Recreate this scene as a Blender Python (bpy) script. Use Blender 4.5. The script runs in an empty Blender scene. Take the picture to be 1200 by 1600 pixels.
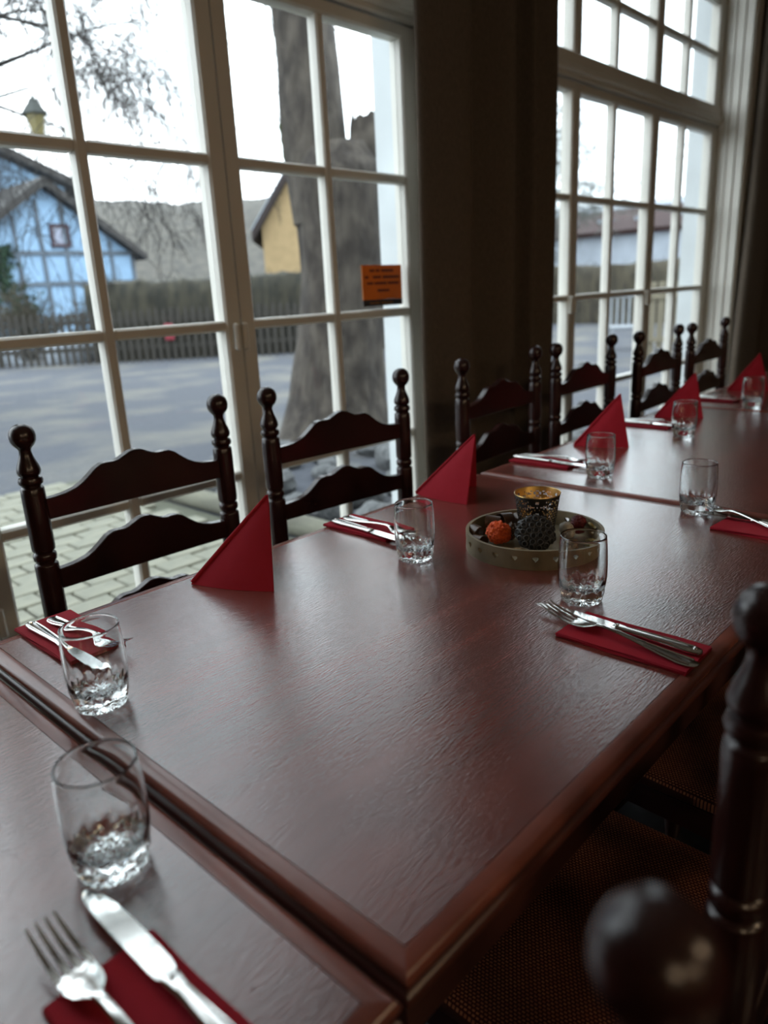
import bpy, bmesh, math, random
from mathutils import Vector, Matrix, noise

# ------------------------------------------------------------------ camera, sky, exposure
SC = bpy.context.scene
COL = SC.collection
T = 0.75                      # height of the table tops
PI = math.pi
rnd = random.Random(7)

yaw, pitch, roll = 0.762768450, -0.292740270, -0.0499362212
fwd = Vector((math.cos(pitch)*math.cos(yaw), math.cos(pitch)*math.sin(yaw), math.sin(pitch)))
r0 = Vector((math.sin(yaw), -math.cos(yaw), 0)); u0 = r0.cross(fwd)
rgt = math.cos(roll)*r0 + math.sin(roll)*u0
upv = -math.sin(roll)*r0 + math.cos(roll)*u0
cam = bpy.data.cameras.new('camera')
cam.sensor_fit = 'VERTICAL'; cam.sensor_height = 36.0; cam.sensor_width = 27.0
cam.lens = 36.0*1148.86/1600.0
cam.clip_start = 0.02; cam.clip_end = 400
cam.dof.use_dof = True; cam.dof.focus_distance = 1.10; cam.dof.aperture_fstop = 3.3
camo = bpy.data.objects.new('camera', cam); COL.objects.link(camo)
M = Matrix((rgt, upv, -fwd)).transposed().to_4x4()
M.translation = Vector((-0.281613515, -0.269368764, T + 0.452302490))
camo.matrix_world = M
SC.camera = camo
SC.view_settings.view_transform = 'Standard'
SC.view_settings.look = 'None'
SC.view_settings.exposure = 0.72
SC.view_settings.gamma = 1.0
SC.view_settings.use_curve_mapping = False
SC.cycles.use_denoising = True
SC.cycles.max_bounces = 16
SC.cycles.transparent_max_bounces = 24
SC.cycles.transmission_bounces = 16
SC.cycles.sample_clamp_indirect = 6.0

world = bpy.data.worlds.new('sky'); SC.world = world; world.use_nodes = True
nt = world.node_tree; nt.nodes.clear()
wo = nt.nodes.new('ShaderNodeOutputWorld'); bg = nt.nodes.new('ShaderNodeBackground')
tc = nt.nodes.new('ShaderNodeTexCoord'); nz = nt.nodes.new('ShaderNodeTexNoise')
nz.inputs['Scale'].default_value = 3.2; nz.inputs['Detail'].default_value = 5
rp = nt.nodes.new('ShaderNodeValToRGB')
rp.color_ramp.elements[0].position = 0.35; rp.color_ramp.elements[0].color = (0.74, 0.85, 0.93, 1)
rp.color_ramp.elements[1].position = 0.62; rp.color_ramp.elements[1].color = (0.93, 1.0, 1.05, 1)
nt.links.new(tc.outputs['Generated'], nz.inputs['Vector']); nt.links.new(nz.outputs['Fac'], rp.inputs['Fac'])
nt.links.new(rp.outputs['Color'], bg.inputs['Color']); nt.links.new(bg.outputs['Background'], wo.inputs['Surface'])
bg.inputs['Strength'].default_value = 3.1

# ------------------------------------------------------------------ materials
MATS = {}
K = 0.58                       # albedo level shared by everything outdoors
OUTDOORS = {'ground_gravel', 'paver', 'paver_joint', 'log_pale', 'stone_grey', 'bark', 'twig', 'twig_pale', 'moss', 'hedge', 'hedge_dry', 'picket', 'picket_pale', 'hill', 'house_blue', 'timber', 'roof_grey', 'window_maroon', 'ivy', 'house_tan', 'roof_brown', 'house_white', 'roof_red', 'snow', 'red_plastic', 'lamp_glass', 'garden_white'}
def mat(name, col, rough=0.5, metal=0.0, col2=None, nscale=(8, 8, 8), bump=0.0, bscale=None, detail=4, spec=0.5, ramp=(0.35, 0.65), coat=0.0, bdist=0.002):
    if name in OUTDOORS: col = tuple(K*x for x in col); col2 = tuple(K*x for x in col2) if col2 else None
    m = bpy.data.materials.new(name); m.use_nodes = True
    t = m.node_tree; b = t.nodes['Principled BSDF']
    b.inputs['Roughness'].default_value = rough; b.inputs['Metallic'].default_value = metal
    b.inputs['Specular IOR Level'].default_value = spec
    b.inputs['Coat Weight'].default_value = coat; b.inputs['Coat Roughness'].default_value = 0.20
    c = t.nodes.new('ShaderNodeTexCoord')
    def nse(sc):
        mp = t.nodes.new('ShaderNodeMapping'); mp.inputs['Scale'].default_value = sc
        n = t.nodes.new('ShaderNodeTexNoise'); n.inputs['Scale'].default_value = 1.0; n.inputs['Detail'].default_value = detail
        t.links.new(c.outputs['Object'], mp.inputs['Vector']); t.links.new(mp.outputs['Vector'], n.inputs['Vector'])
        return n
    n = nse(nscale); r = t.nodes.new('ShaderNodeValToRGB')
    c2 = col2 if col2 else tuple(x*0.85 for x in col)
    r.color_ramp.elements[0].position = ramp[0]; r.color_ramp.elements[0].color = (*c2, 1)
    r.color_ramp.elements[1].position = ramp[1]; r.color_ramp.elements[1].color = (*col, 1)
    t.links.new(n.outputs['Fac'], r.inputs['Fac']); t.links.new(r.outputs['Color'], b.inputs['Base Color'])
    if bump:
        n2 = nse(bscale or nscale); bp = t.nodes.new('ShaderNodeBump')
        bp.inputs['Strength'].default_value = bump; bp.inputs['Distance'].default_value = bdist
        t.links.new(n2.outputs['Fac'], bp.inputs['Height']); t.links.new(bp.outputs['Normal'], b.inputs['Normal']); t.links.new(bp.outputs['Normal'], b.inputs['Coat Normal'])
    MATS[name] = m
    return m

mat('table_veneer', (0.19, 0.047, 0.035), 0.20, col2=(0.125, 0.031, 0.023), nscale=(2.0, 16, 8), bump=0.5, bscale=(70, 420, 60), bdist=0.0008, spec=0.9, coat=0.9)
mat('table_edge', (0.235, 0.078, 0.058), 0.26, col2=(0.165, 0.052, 0.038), nscale=(9, 9, 9), bump=0.15, bscale=(90, 90, 90), bdist=0.0005)
mat('table_mould', (0.075, 0.022, 0.016), 0.32, nscale=(9, 9, 9))
mat('table_dark', (0.045, 0.014, 0.011), 0.45, nscale=(5, 40, 5))
mat('chair_wood', (0.028, 0.0075, 0.0065), 0.26, col2=(0.013, 0.004, 0.0037), nscale=(12, 12, 3), spec=0.5)
mat('steel', (0.72, 0.71, 0.69), 0.13, 1.0, col2=(0.66, 0.65, 0.63), nscale=(30, 30, 30))
mat('napkin_red', (0.33, 0.014, 0.027), 0.85, col2=(0.32, 0.013, 0.025), nscale=(60, 60, 60), bump=0.35, bscale=(900, 900, 900), bdist=0.0004, spec=0.15)
mat('curtain', (0.125, 0.1, 0.078), 0.95, col2=(0.085, 0.068, 0.053), nscale=(900, 900, 60), bump=0.4, bscale=(700, 700, 250), bdist=0.001, spec=0.05, detail=2)
mat('white_paint', (0.68, 0.665, 0.61), 0.42, col2=(0.63, 0.61, 0.555), nscale=(3, 3, 3))
mat('outer_paint', (0.6, 0.64, 0.66), 0.55, nscale=(3, 3, 3))
mat('wall_plaster', (0.2, 0.145, 0.095), 0.9, nscale=(4, 4, 4), bump=0.1, bscale=(80, 80, 80))
mat('wall_wood', (0.20, 0.10, 0.055), 0.5, col2=(0.13, 0.06, 0.035), nscale=(12, 12, 1.5))
mat('ceiling_paint', (0.76, 0.72, 0.64), 0.9)
mat('floor_stone', (0.02, 0.021, 0.022), 0.30, col2=(0.004, 0.0045, 0.005), nscale=(26, 26, 26), ramp=(0.5, 0.75))
mat('tray_wood', (0.235, 0.19, 0.115), 0.6, col2=(0.17, 0.135, 0.08), nscale=(25, 25, 25), bump=0.2, bscale=(200, 200, 60), bdist=0.0005)
mat('black_metal', (0.012, 0.012, 0.011), 0.42, nscale=(40, 40, 40))
mat('gold_inside', (0.75, 0.50, 0.19), 0.30, 0.85, nscale=(40, 40, 40))
mat('pod_black', (0.022, 0.021, 0.022), 0.55, col2=(0.01, 0.0095, 0.01), nscale=(120, 120, 120), bump=0.5, bscale=(300, 300, 300))
mat('pod_rim', (0.06, 0.057, 0.057), 0.5, nscale=(120, 120, 120))
mat('pod_hole', (0.004, 0.004, 0.004), 0.8)
mat('orange_pod', (0.85, 0.135, 0.025), 0.75, col2=(0.55, 0.06, 0.012), nscale=(220, 220, 220), bump=0.9, bscale=(380, 380, 380), bdist=0.002)
mat('dark_red', (0.16, 0.008, 0.012), 0.55, col2=(0.07, 0.004, 0.006), nscale=(200, 200, 200), bump=0.8, bscale=(400, 400, 400))
mat('pale_shell', (0.40, 0.36, 0.30), 0.6, col2=(0.22, 0.19, 0.15), nscale=(150, 150, 150))
mat('bronze_curl', (0.10, 0.050, 0.026), 0.35, col2=(0.05, 0.024, 0.014), nscale=(60, 60, 60))
mat('straw', (0.42, 0.27, 0.13), 0.7, col2=(0.27, 0.16, 0.08), nscale=(80, 80, 80))
mat('star_gold', (0.42, 0.33, 0.12), 0.45, nscale=(90, 90, 90))
mat('sticker_orange', (0.62, 0.20, 0.012), 0.6, nscale=(5, 5, 5))
mat('sticker_ink', (0.16, 0.035, 0.008), 0.7)
mat('sticker_band', (0.020, 0.012, 0.010), 0.7)
mat('brass', (0.45, 0.30, 0.12), 0.3, 1.0)
# outdoors
mat('ground_gravel', (0.2, 0.19, 0.165), 0.95, col2=(0.082, 0.09, 0.112), nscale=(0.75, 0.75, 0.75), ramp=(0.47, 0.70), bump=0.6, bscale=(14, 14, 14), bdist=0.03, detail=7)
mat('paver', (0.36, 0.35, 0.27), 0.9, col2=(0.26, 0.26, 0.205), nscale=(6, 6, 6), bump=0.3, bscale=(60, 60, 60))
mat('paver_joint', (0.13, 0.135, 0.095), 0.95, nscale=(20, 20, 20))
mat('log_pale', (0.22, 0.215, 0.16), 0.85, col2=(0.13, 0.125, 0.095), nscale=(12, 3, 12))
mat('stone_grey', (0.21, 0.215, 0.22), 0.85, col2=(0.07, 0.075, 0.078), nscale=(5, 5, 5), bump=0.4, bscale=(25, 25, 25), bdist=0.01)
mat('bark', (0.125, 0.105, 0.085), 0.95, col2=(0.045, 0.036, 0.03), nscale=(9, 9, 4.5), bump=1.0, bscale=(15, 15, 5), bdist=0.05, detail=9, ramp=(0.36, 0.66))
mat('twig', (0.05, 0.045, 0.042), 0.95)
mat('twig_pale', (0.26, 0.27, 0.25), 0.95)
mat('moss', (0.06, 0.085, 0.015), 0.95, col2=(0.035, 0.05, 0.01), nscale=(20, 20, 20))
mat('hedge', (0.062, 0.056, 0.036), 0.95, col2=(0.022, 0.022, 0.016), nscale=(7, 7, 1.6), detail=6)
mat('hedge_dry', (0.1, 0.085, 0.055), 0.95, col2=(0.04, 0.035, 0.025), nscale=(7, 7, 1.6), detail=6)
mat('picket', (0.062, 0.055, 0.046), 0.9, col2=(0.04, 0.036, 0.03), nscale=(6, 6, 2))
mat('picket_pale', (0.3, 0.265, 0.19), 0.85, nscale=(6, 6, 2))
mat('hill', (0.125, 0.115, 0.097), 1.0, col2=(0.07, 0.067, 0.06), nscale=(1.3, 1.3, 0.45), detail=8)
mat('house_blue', (0.4, 0.62, 0.88), 0.9, nscale=(2, 2, 2))
mat('timber', (0.16, 0.2, 0.25), 0.9, nscale=(6, 6, 6))
mat('roof_grey', (0.085, 0.08, 0.078), 0.9, col2=(0.055, 0.052, 0.05), nscale=(2, 2, 6))
mat('window_maroon', (0.06, 0.025, 0.035), 0.7)
mat('pane_far', (0.20, 0.22, 0.30), 0.15)
mat('ivy', (0.016, 0.06, 0.024), 0.8, col2=(0.007, 0.03, 0.012), nscale=(9, 9, 9))
mat('house_tan', (0.52, 0.37, 0.19), 0.9, nscale=(3, 3, 3))
mat('roof_brown', (0.035, 0.022, 0.02), 0.85, nscale=(3, 3, 3))
mat('house_white', (0.8, 0.88, 1.0), 0.9, nscale=(2, 2, 2))
mat('roof_red', (0.06, 0.02, 0.02), 0.85, col2=(0.04, 0.014, 0.014), nscale=(4, 1, 4))
mat('snow', (0.5, 0.56, 0.64), 0.8)
mat('red_plastic', (0.36, 0.02, 0.045), 0.5)
mat('lamp_metal', (0.022, 0.028, 0.024), 0.5)
mat('lamp_glass', (0.3, 0.25, 0.1), 0.35)
mat('garden_white', (0.42, 0.46, 0.5), 0.6)
mat('cord_black', (0.01, 0.01, 0.01), 0.6)
mat('shade_cream', (0.62, 0.48, 0.30), 0.8)

def mat_seat():
    m = bpy.data.materials.new('seat_fabric'); m.use_nodes = True
    t = m.node_tree; b = t.nodes['Principled BSDF']; b.inputs['Roughness'].default_value = 0.9
    b.inputs['Specular IOR Level'].default_value = 0.1
    c = t.nodes.new('ShaderNodeTexCoord'); mp = t.nodes.new('ShaderNodeMapping')
    br = t.nodes.new('ShaderNodeTexBrick')
    mp.inputs['Rotation'].default_value = (0, 0, PI/2)
    t.links.new(c.outputs['Object'], mp.inputs['Vector']); t.links.new(mp.outputs['Vector'], br.inputs['Vector'])
    br.inputs['Color1'].default_value = (0.27, 0.105, 0.05, 1); br.inputs['Color2'].default_value = (0.19, 0.065, 0.035, 1)
    br.inputs['Mortar'].default_value = (0.030, 0.008, 0.006, 1)
    br.inputs['Scale'].default_value = 1.0
    br.inputs['Brick Width'].default_value = 0.0055; br.inputs['Row Height'].default_value = 0.0042
    br.inputs['Mortar Size'].default_value = 0.00125; br.inputs['Mortar Smooth'].default_value = 0.3
    t.links.new(br.outputs['Color'], b.inputs['Base Color'])
    MATS['seat_fabric'] = m
mat_seat()

def mat_glass():
    m = bpy.data.materials.new('tumbler_glass'); m.use_nodes = True
    t = m.node_tree; t.nodes.remove(t.nodes['Principled BSDF'])
    g = t.nodes.new('ShaderNodeBsdfGlass'); g.inputs['IOR'].default_value = 1.5; g.inputs['Roughness'].default_value = 0.0
    g.inputs['Color'].default_value = (0.975, 0.985, 0.985, 1)
    c = t.nodes.new('ShaderNodeTexCoord'); n = t.nodes.new('ShaderNodeTexNoise'); n.inputs['Scale'].default_value = 25
    bp = t.nodes.new('ShaderNodeBump'); bp.inputs['Strength'].default_value = 0.03; bp.inputs['Distance'].default_value = 0.002
    t.links.new(c.outputs['Object'], n.inputs['Vector']); t.links.new(n.outputs['Fac'], bp.inputs['Height'])
    t.links.new(bp.outputs['Normal'], g.inputs['Normal'])
    t.links.new(g.outputs['BSDF'], t.nodes['Material Output'].inputs['Surface'])
    MATS['tumbler_glass'] = m
    m = bpy.data.materials.new('window_glass'); m.use_nodes = True
    t = m.node_tree; t.nodes.remove(t.nodes['Principled BSDF'])
    tr = t.nodes.new('ShaderNodeBsdfTransparent'); tr.inputs['Color'].default_value = (0.97, 0.98, 0.975, 1)
    gl = t.nodes.new('ShaderNodeBsdfGlossy'); gl.inputs['Roughness'].default_value = 0.02
    lw = t.nodes.new('ShaderNodeLayerWeight'); lw.inputs['Blend'].default_value = 0.5      # symmetric for both faces of the pane
    pw = t.nodes.new('ShaderNodeMath'); pw.operation = 'POWER'; pw.inputs[1].default_value = 5.0
    fr = t.nodes.new('ShaderNodeMath'); fr.operation = 'MULTIPLY_ADD'; fr.inputs[1].default_value = 0.6; fr.inputs[2].default_value = 0.025
    t.links.new(lw.outputs['Facing'], pw.inputs[0]); t.links.new(pw.outputs['Value'], fr.inputs[0])
    mx = t.nodes.new('ShaderNodeMixShader')
    t.links.new(fr.outputs['Value'], mx.inputs['Fac']); t.links.new(tr.outputs['BSDF'], mx.inputs[1]); t.links.new(gl.outputs['BSDF'], mx.inputs[2])
    t.links.new(mx.outputs['Shader'], t.nodes['Material Output'].inputs['Surface'])
    MATS['window_glass'] = m
    m = bpy.data.materials.new('fill_bulb'); m.use_nodes = True
    t = m.node_tree; t.nodes.remove(t.nodes['Principled BSDF'])
    e = t.nodes.new('ShaderNodeEmission'); e.inputs['Color'].default_value = (1.0, 0.72, 0.40, 1); e.inputs['Strength'].default_value = 1
    t.links.new(e.outputs['Emission'], t.nodes['Material Output'].inputs['Surface'])
    MATS['fill_bulb'] = m
mat_glass()

def add_translucent(name, fac):
    t = MATS[name].node_tree; b = t.nodes['Principled BSDF']; o = t.nodes['Material Output']
    tl = t.nodes.new('ShaderNodeBsdfTranslucent'); mx = t.nodes.new('ShaderNodeMixShader'); mx.inputs['Fac'].default_value = fac
    src = b.inputs['Base Color'].links[0].from_socket
    t.links.new(src, tl.inputs['Color']); t.links.new(b.outputs['BSDF'], mx.inputs[1]); t.links.new(tl.outputs['BSDF'], mx.inputs[2]); t.links.new(mx.outputs['Shader'], o.inputs['Surface'])
add_translucent('sticker_orange', 0.35)

# ------------------------------------------------------------------ mesh helpers
class MB:
    def __init__(s): s.v = []; s.f = []
    def add(s, vs, fs):
        o = len(s.v); s.v += [tuple(p) for p in vs]; s.f += [tuple(i+o for i in f) for f in fs]; return s
    def box(s, x0, x1, y0, y1, z0, z1):
        return s.add([(x0,y0,z0),(x1,y0,z0),(x1,y1,z0),(x0,y1,z0),(x0,y0,z1),(x1,y0,z1),(x1,y1,z1),(x0,y1,z1)],
                     [(0,3,2,1),(4,5,6,7),(0,1,5,4),(1,2,6,5),(2,3,7,6),(3,0,4,7)])
    def bbox(s, x0, x1, y0, y1, z0, z1, b=0.003):
        """box with chamfered edges"""
        bm = bmesh.new()
        m = bmesh.ops.create_cube(bm, size=1)
        for v in bm.verts:
            v.co = Vector((x0 if v.co.x < 0 else x1, y0 if v.co.y < 0 else y1, z0 if v.co.z < 0 else z1))
        bmesh.ops.bevel(bm, geom=bm.edges[:], offset=b, segments=1, affect='EDGES')
        bm.verts.index_update()
        s.add([v.co[:] for v in bm.verts], [[v.index for v in f.verts] for f in bm.faces]); bm.free(); return s
    def lathe(s, prof, n=24, cx=0, cy=0, fn=None):
        """prof: list of (r, z) from top to bottom, capped at both ends"""
        vs = []; fs = []
        for (r, z) in prof:
            for k in range(n):
                a = 2*PI*k/n; rr, zz = (r, z) if fn is None else fn(r, z, a)
                vs.append((cx+rr*math.cos(a), cy+rr*math.sin(a), zz))
        m = len(prof)
        for i in range(m-1):
            for k in range(n):
                k2 = (k+1) % n
                fs.append((i*n+k, (i+1)*n+k, (i+1)*n+k2, i*n+k2))
        fs.append(tuple(range(n))); fs.append(tuple((m-1)*n+k for k in reversed(range(n))))
        return s.add(vs, fs)
    def ring(s, prof, n=48, fn=None):
        """closed profile revolved (no caps)"""
        vs = []; fs = []; m = len(prof)
        for j, (r, z) in enumerate(prof):
            for k in range(n):
                a = 2*PI*k/n; rr, zz = (r, z) if fn is None else fn(r, z, a, j)
                vs.append((rr*math.cos(a), rr*math.sin(a), zz))
        for i in range(m):
            i2 = (i+1) % m
            for k in range(n):
                k2 = (k+1) % n
                fs.append((i*n+k, i2*n+k, i2*n+k2, i*n+k2))
        return s.add(vs, fs)
    def prism(s, outline, axis, a, b):
        """outline 2D polygon extruded along axis ('x','y','z') from a to b"""
        n = len(outline)
        def P(p, t):
            return {'x': (t, p[0], p[1]), 'y': (p[0], t, p[1]), 'z': (p[0], p[1], t)}[axis]
        vs = [P(p, a) for p in outline] + [P(p, b) for p in outline]
        fs = [tuple(range(n)), tuple(reversed(range(n, 2*n)))]
        fs += [(i, n+i, n+(i+1) % n, (i+1) % n) for i in range(n)]
        return s.add(vs, fs)
    def tube(s, pts, rads, n=6, rfn=None):
        pts = [Vector(p) for p in pts]; vs = []; fs = []; up = Vector((0.31, 0.17, 0.93))
        for i, p in enumerate(pts):
            d = (pts[min(i+1, len(pts)-1)] - pts[max(i-1, 0)]).normalized()
            e1 = d.cross(up)
            if e1.length < 1e-4: e1 = d.cross(Vector((1, 0, 0)))
            e1.normalize(); e2 = d.cross(e1)
            for k in range(n):
                a = 2*PI*k/n; r = rads[i] if rfn is None else rads[i]*rfn(a, p)
                vs.append(p + e1*(r*math.cos(a)) + e2*(r*math.sin(a)))
        for i in range(len(pts)-1):
            for k in range(n):
                k2 = (k+1) % n
                fs.append((i*n+k, i*n+k2, (i+1)*n+k2, (i+1)*n+k))
        fs.append(tuple(reversed(range(n)))); fs.append(tuple((len(pts)-1)*n+k for k in range(n)))
        return s.add(vs, fs)
    def loft(s, sections):
        """list of equal-length closed loops of 3D points, capped"""
        n = len(sections[0]); vs = [p for sec in sections for p in sec]; fs = []
        for i in range(len(sections)-1):
            for k in range(n):
                k2 = (k+1) % n
                fs.append((i*n+k, i*n+k2, (i+1)*n+k2, (i+1)*n+k))
        fs.append(tuple(reversed(range(n)))); fs.append(tuple((len(sections)-1)*n+k for k in range(n)))
        return s.add(vs, fs)
    def mesh(s, name, m, smooth=True, angle=35):
        me = bpy.data.meshes.new(name); me.from_pydata([tuple(p) for p in s.v], [], s.f)
        bm = bmesh.new(); bm.from_mesh(me); bmesh.ops.recalc_face_normals(bm, faces=bm.faces); bm.to_mesh(me); bm.free()
        me.materials.append(MATS[m])
        if smooth:
            me.polygons.foreach_set('use_smooth', [True]*len(me.polygons))
            me.set_sharp_from_angle(angle=math.radians(angle))
        me.update(); return me
    def build(s, name, m, parent=None, smooth=True, angle=35):
        o = bpy.data.objects.new(name, s.mesh(name, m, smooth, angle)); COL.objects.link(o)
        if parent is not None: o.parent = parent
        return o

def tag(o, label=None, cat=None, group=None, kind=None):
    if label: o['label'] = label
    if cat: o['category'] = cat
    if group: o['group'] = group
    if kind: o['kind'] = kind
    return o
def thing(name, label, cat, loc=(0, 0, 0), rz=0, group=None, kind=None):
    o = bpy.data.objects.new(name, None); COL.objects.link(o); o.empty_display_size = 0.05
    o.location = loc; o.rotation_euler = (0, 0, rz)
    return tag(o, label, cat, group, kind)
def struct(name, mb, m, label=None, smooth=False):
    o = mb.build(name, m, None, smooth); o['kind'] = 'structure'
    if label: o['label'] = label
    return o
def kids(o): return [c for c in bpy.data.objects if c.parent == o]
def copy_tree(o, parent=None):
    c = o.copy(); COL.objects.link(c); c.parent = parent
    for ch in kids(o): copy_tree(ch, c)
    return c
def place(o, loc, rz, label, group=None):
    o.location = loc; o.rotation_euler = (0, 0, rz); tag(o, label, None, group); return o

# ------------------------------------------------------------------ room shell
YW, YI, YO = 1.60, 1.45, 1.76            # sash plane, inner wall face, outer wall face
XL, XR, YB, ZC = -4.0, 6.4, -4.5, 3.45
struct('floor', MB().box(XL, XR, YB, YO, -0.12, 0.0), 'floor_stone', 'dark speckled stone floor of the dining room')
struct('ceiling', MB().box(XL-.2, XR+.2, YB-.2, YO, ZC, ZC+0.15), 'ceiling_paint')
struct('wall_back', MB().box(XL-.2, XR+.2, YB-.2, YB, -0.1, ZC), 'wall_plaster')
struct('wall_left', MB().box(XL-.2, XL, YB, YI, -0.1, ZC), 'wall_plaster')
struct('wall_right', MB().box(XR, XR+.2, YB, YI, -0.1, ZC), 'wall_plaster')
OP = [(-0.625, 1.965), (2.165, 4.825)]   # the two window openings
ZH = T + 2.26                            # head of the openings
wf = thing('wall_front', None, None, kind='structure')
wf['label'] = 'inner wall with two tall white windows'
for nm, (a, b, z0, z1) in {'pier_a': (XL-.2, OP[0][0], -0.1, ZC), 'pier_b': (OP[0][1], OP[1][0], -0.1, ZC), 'pier_c': (OP[1][1], XR+.2, -0.1, ZC),
                           'lintel_a': (OP[0][0], OP[0][1], ZH, ZC), 'lintel_b': (OP[1][0], OP[1][1], ZH, ZC)}.items():
    nm2 = nm[:-2]
    MB().box(a, b, YI, YW+0.06, z0, z1).build(nm2, 'wall_plaster', wf, False)
    ea, eb = (0.0 if 'lintel' in nm else 0.070), (0.0 if 'lintel' in nm else 0.070)
    MB().box(a-ea, b+eb, YW+0.06, YO, z0, z1).build('outer_'+nm2, 'outer_paint', wf, False)

def build_window(name, x0, x1, posts, munts, label):
    """posts: list of (centre, width); munts: muntin centres between successive posts"""
    w = thing(name, None, None, kind='structure'); w['label'] = label
    zb, zt = 0.03, T + 1.305
    # inner reveal boards and threshold
    for xa, xb in ((x0, x0+0.015), (x1-0.015, x1)):
        MB().bbox(xa, xb, YI-0.012, YW, 0.0, ZH, 0.003).build('reveal_board', 'white_paint', w)
    for s, xa in ((-1, x0), (1, x1)):
        for k, (d0, d1, p) in enumerate(((0.0, 0.03, 0.022), (0.03, 0.075, 0.014), (0.075, 0.09, 0.024))):
            xx = sorted((xa+s*d0, xa+s*d1))
            MB().bbox(xx[0], xx[1], YI-p, YI, 0.0, ZH+0.09, 0.004).build('casing', 'white_paint', w)
        for yy in (YI+0.035, YI+0.085):
            xx = sorted((xa, xa-s*0.024))
            MB().bbox(xx[0], xx[1], yy, yy+0.02, 0.0, ZH, 0.004).build('reveal_bead', 'white_paint', w)
    MB().box(x0, x1, YI-0.01, YO+0.03, 0.0, zb).build('threshold', 'white_paint', w, False)
    MB().bbox(x0, x1, YI, YO, ZH-0.015, ZH, 0.003).build('head_board', 'white_paint', w)
    # transom bar with moulding
    MB().bbox(x0, x1, YW-0.012, YW+0.07, zt+0.008, zt+0.115, 0.006).build('transom', 'white_paint', w)
    MB().bbox(x0, x1, YW-0.028, YW+0.07, zt+0.03, zt+0.06, 0.008).build('transom_moulding', 'white_paint', w)
    rows = [T-0.54, T-0.085, T+0.372, T+0.826, T+1.268]
    up_rows = [zt+0.115, T+1.695, T+1.965, ZH-0.05]
    for i in range(len(posts)-1):
        (ca, wa), (cb, wb) = posts[i], posts[i+1]
        xa = ca + (0.003 if i else -wa/2); xb = cb - (0.003 if i < len(posts)-2 else -wb/2)
        ia, ib = ca + wa/2, cb - wb/2
        def sash(za, zb_, rws, nm):
            o = MB()
            # one continuous frame ring
            ya, yb = YW, YW+0.055
            O = [(xa, za), (xb, za), (xb, zb_), (xa, zb_)]; I = [(ia, rws[0]), (ib, rws[0]), (ib, rws[-1]), (ia, rws[-1])]
            c = 0.007
            I2 = [(ia-c, rws[0]-c), (ib+c, rws[0]-c), (ib+c, rws[-1]+c), (ia-c, rws[-1]+c)]
            vs = [(p[0], ya, p[1]) for p in O] + [(p[0], ya, p[1]) for p in I2] + [(p[0], ya+c, p[1]) for p in I] + [(p[0], yb, p[1]) for p in I] + [(p[0], yb, p[1]) for p in O]
            fs = []
            for a in range(5):
                for k in range(4):
                    b = (a+1) % 5; k2 = (k+1) % 4
                    fs.append((a*4+k, a*4+k2, b*4+k2, b*4+k))
            so = o.add(vs, fs).build(nm, 'white_paint', w, False)
            mc = munts[i]
            def bar(x0_, x1_, z0_, z1_):
                MB().bbox(x0_, x1_, YW+0.004, YW+0.05, z0_, z1_, 0.006).build('muntin', 'white_paint', so)
            bar(mc-0.016, mc+0.016, rws[0]-0.005, rws[-1]+0.005)
            for z in rws[1:-1]:
                bar(ia-0.004, mc-0.0155, z-0.015, z+0.015); bar(mc+0.0155, ib+0.004, z-0.015, z+0.015)
            for r in range(len(rws)-1):
                for (p0, p1) in ((ia, mc), (mc, ib)):
                    MB().box(p0, p1, YW+0.028, YW+0.032, rws[r], rws[r+1]).build('pane', 'window_glass', so, False)
            return so
        s1 = sash(zb, zt, rows, 'sash')
        MB().bbox(ia+0.02, ib-0.02, YW-0.008, YW+0.004, zb+0.04, rows[0]-0.05, 0.004).build('bottom_panel', 'white_paint', s1)
        sash(zt+0.115, ZH-0.015, up_rows, 'upper_light')
        if i:
            for zz in (T-0.30, T+0.335):
                for dx in (-0.024, 0.006):
                    MB().lathe([(0.004, zz+0.046), (0.011, zz+0.04), (0.012, zz-0.03), (0.004, zz-0.037)], 10, ca+dx, YW-0.006).build('hinge', 'white_paint', w)
    return w
build_window('window_1', OP[0][0], OP[0][1], [(-0.58, 0.09), (0.265, 0.105), (1.095, 0.110), (1.918, 0.09)], [-0.16, 0.675, 1.503], 'tall white window with small panes behind the two nearest chairs')
build_window('window_2', OP[1][0], OP[1][1], [(2.21, 0.09), (3.075, 0.078), (3.928, 0.092), (4.776, 0.098)], [2.64, 3.467, 4.32], 'tall white window with small panes right of the dark curtain')

# orange notice on a pane
st = thing('window_sticker', 'orange notice with dark lower band stuck on window pane', 'sticker', (1.752, YW+0.024, T+0.399))
MB().box(-0.104, 0.104, -0.0006, 0.0026, 0.022, 0.140).build('sheet', 'sticker_orange', st, False)
MB().box(-0.104, 0.104, -0.0006, 0.0026, 0.0, 0.0218).build('dark_band', 'sticker_band', st, False)
for z, words in ((0.121, [(-.066, -.040), (-.034, -.014), (-.006, .058)]), (0.099, [(-.092, -.072), (-.050, -.008), (0.0, .090)]), (0.078, [(-.082, -.050), (-.044, .02), (.026, .086)]), (0.053, [(-.030, .034)])):
    for a, b in words:
        MB().box(a, b, -0.0012, -0.0004, z-0.0045, z+0.0045).build('printed_word', 'sticker_ink', st, False)
for a, b in ((-.07, -.02), (-.012, .05)):
    MB().box(a, b, -0.0012, -0.0004, 0.009, 0.012).build('printed_word', 'sticker_orange', st, False)

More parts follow.
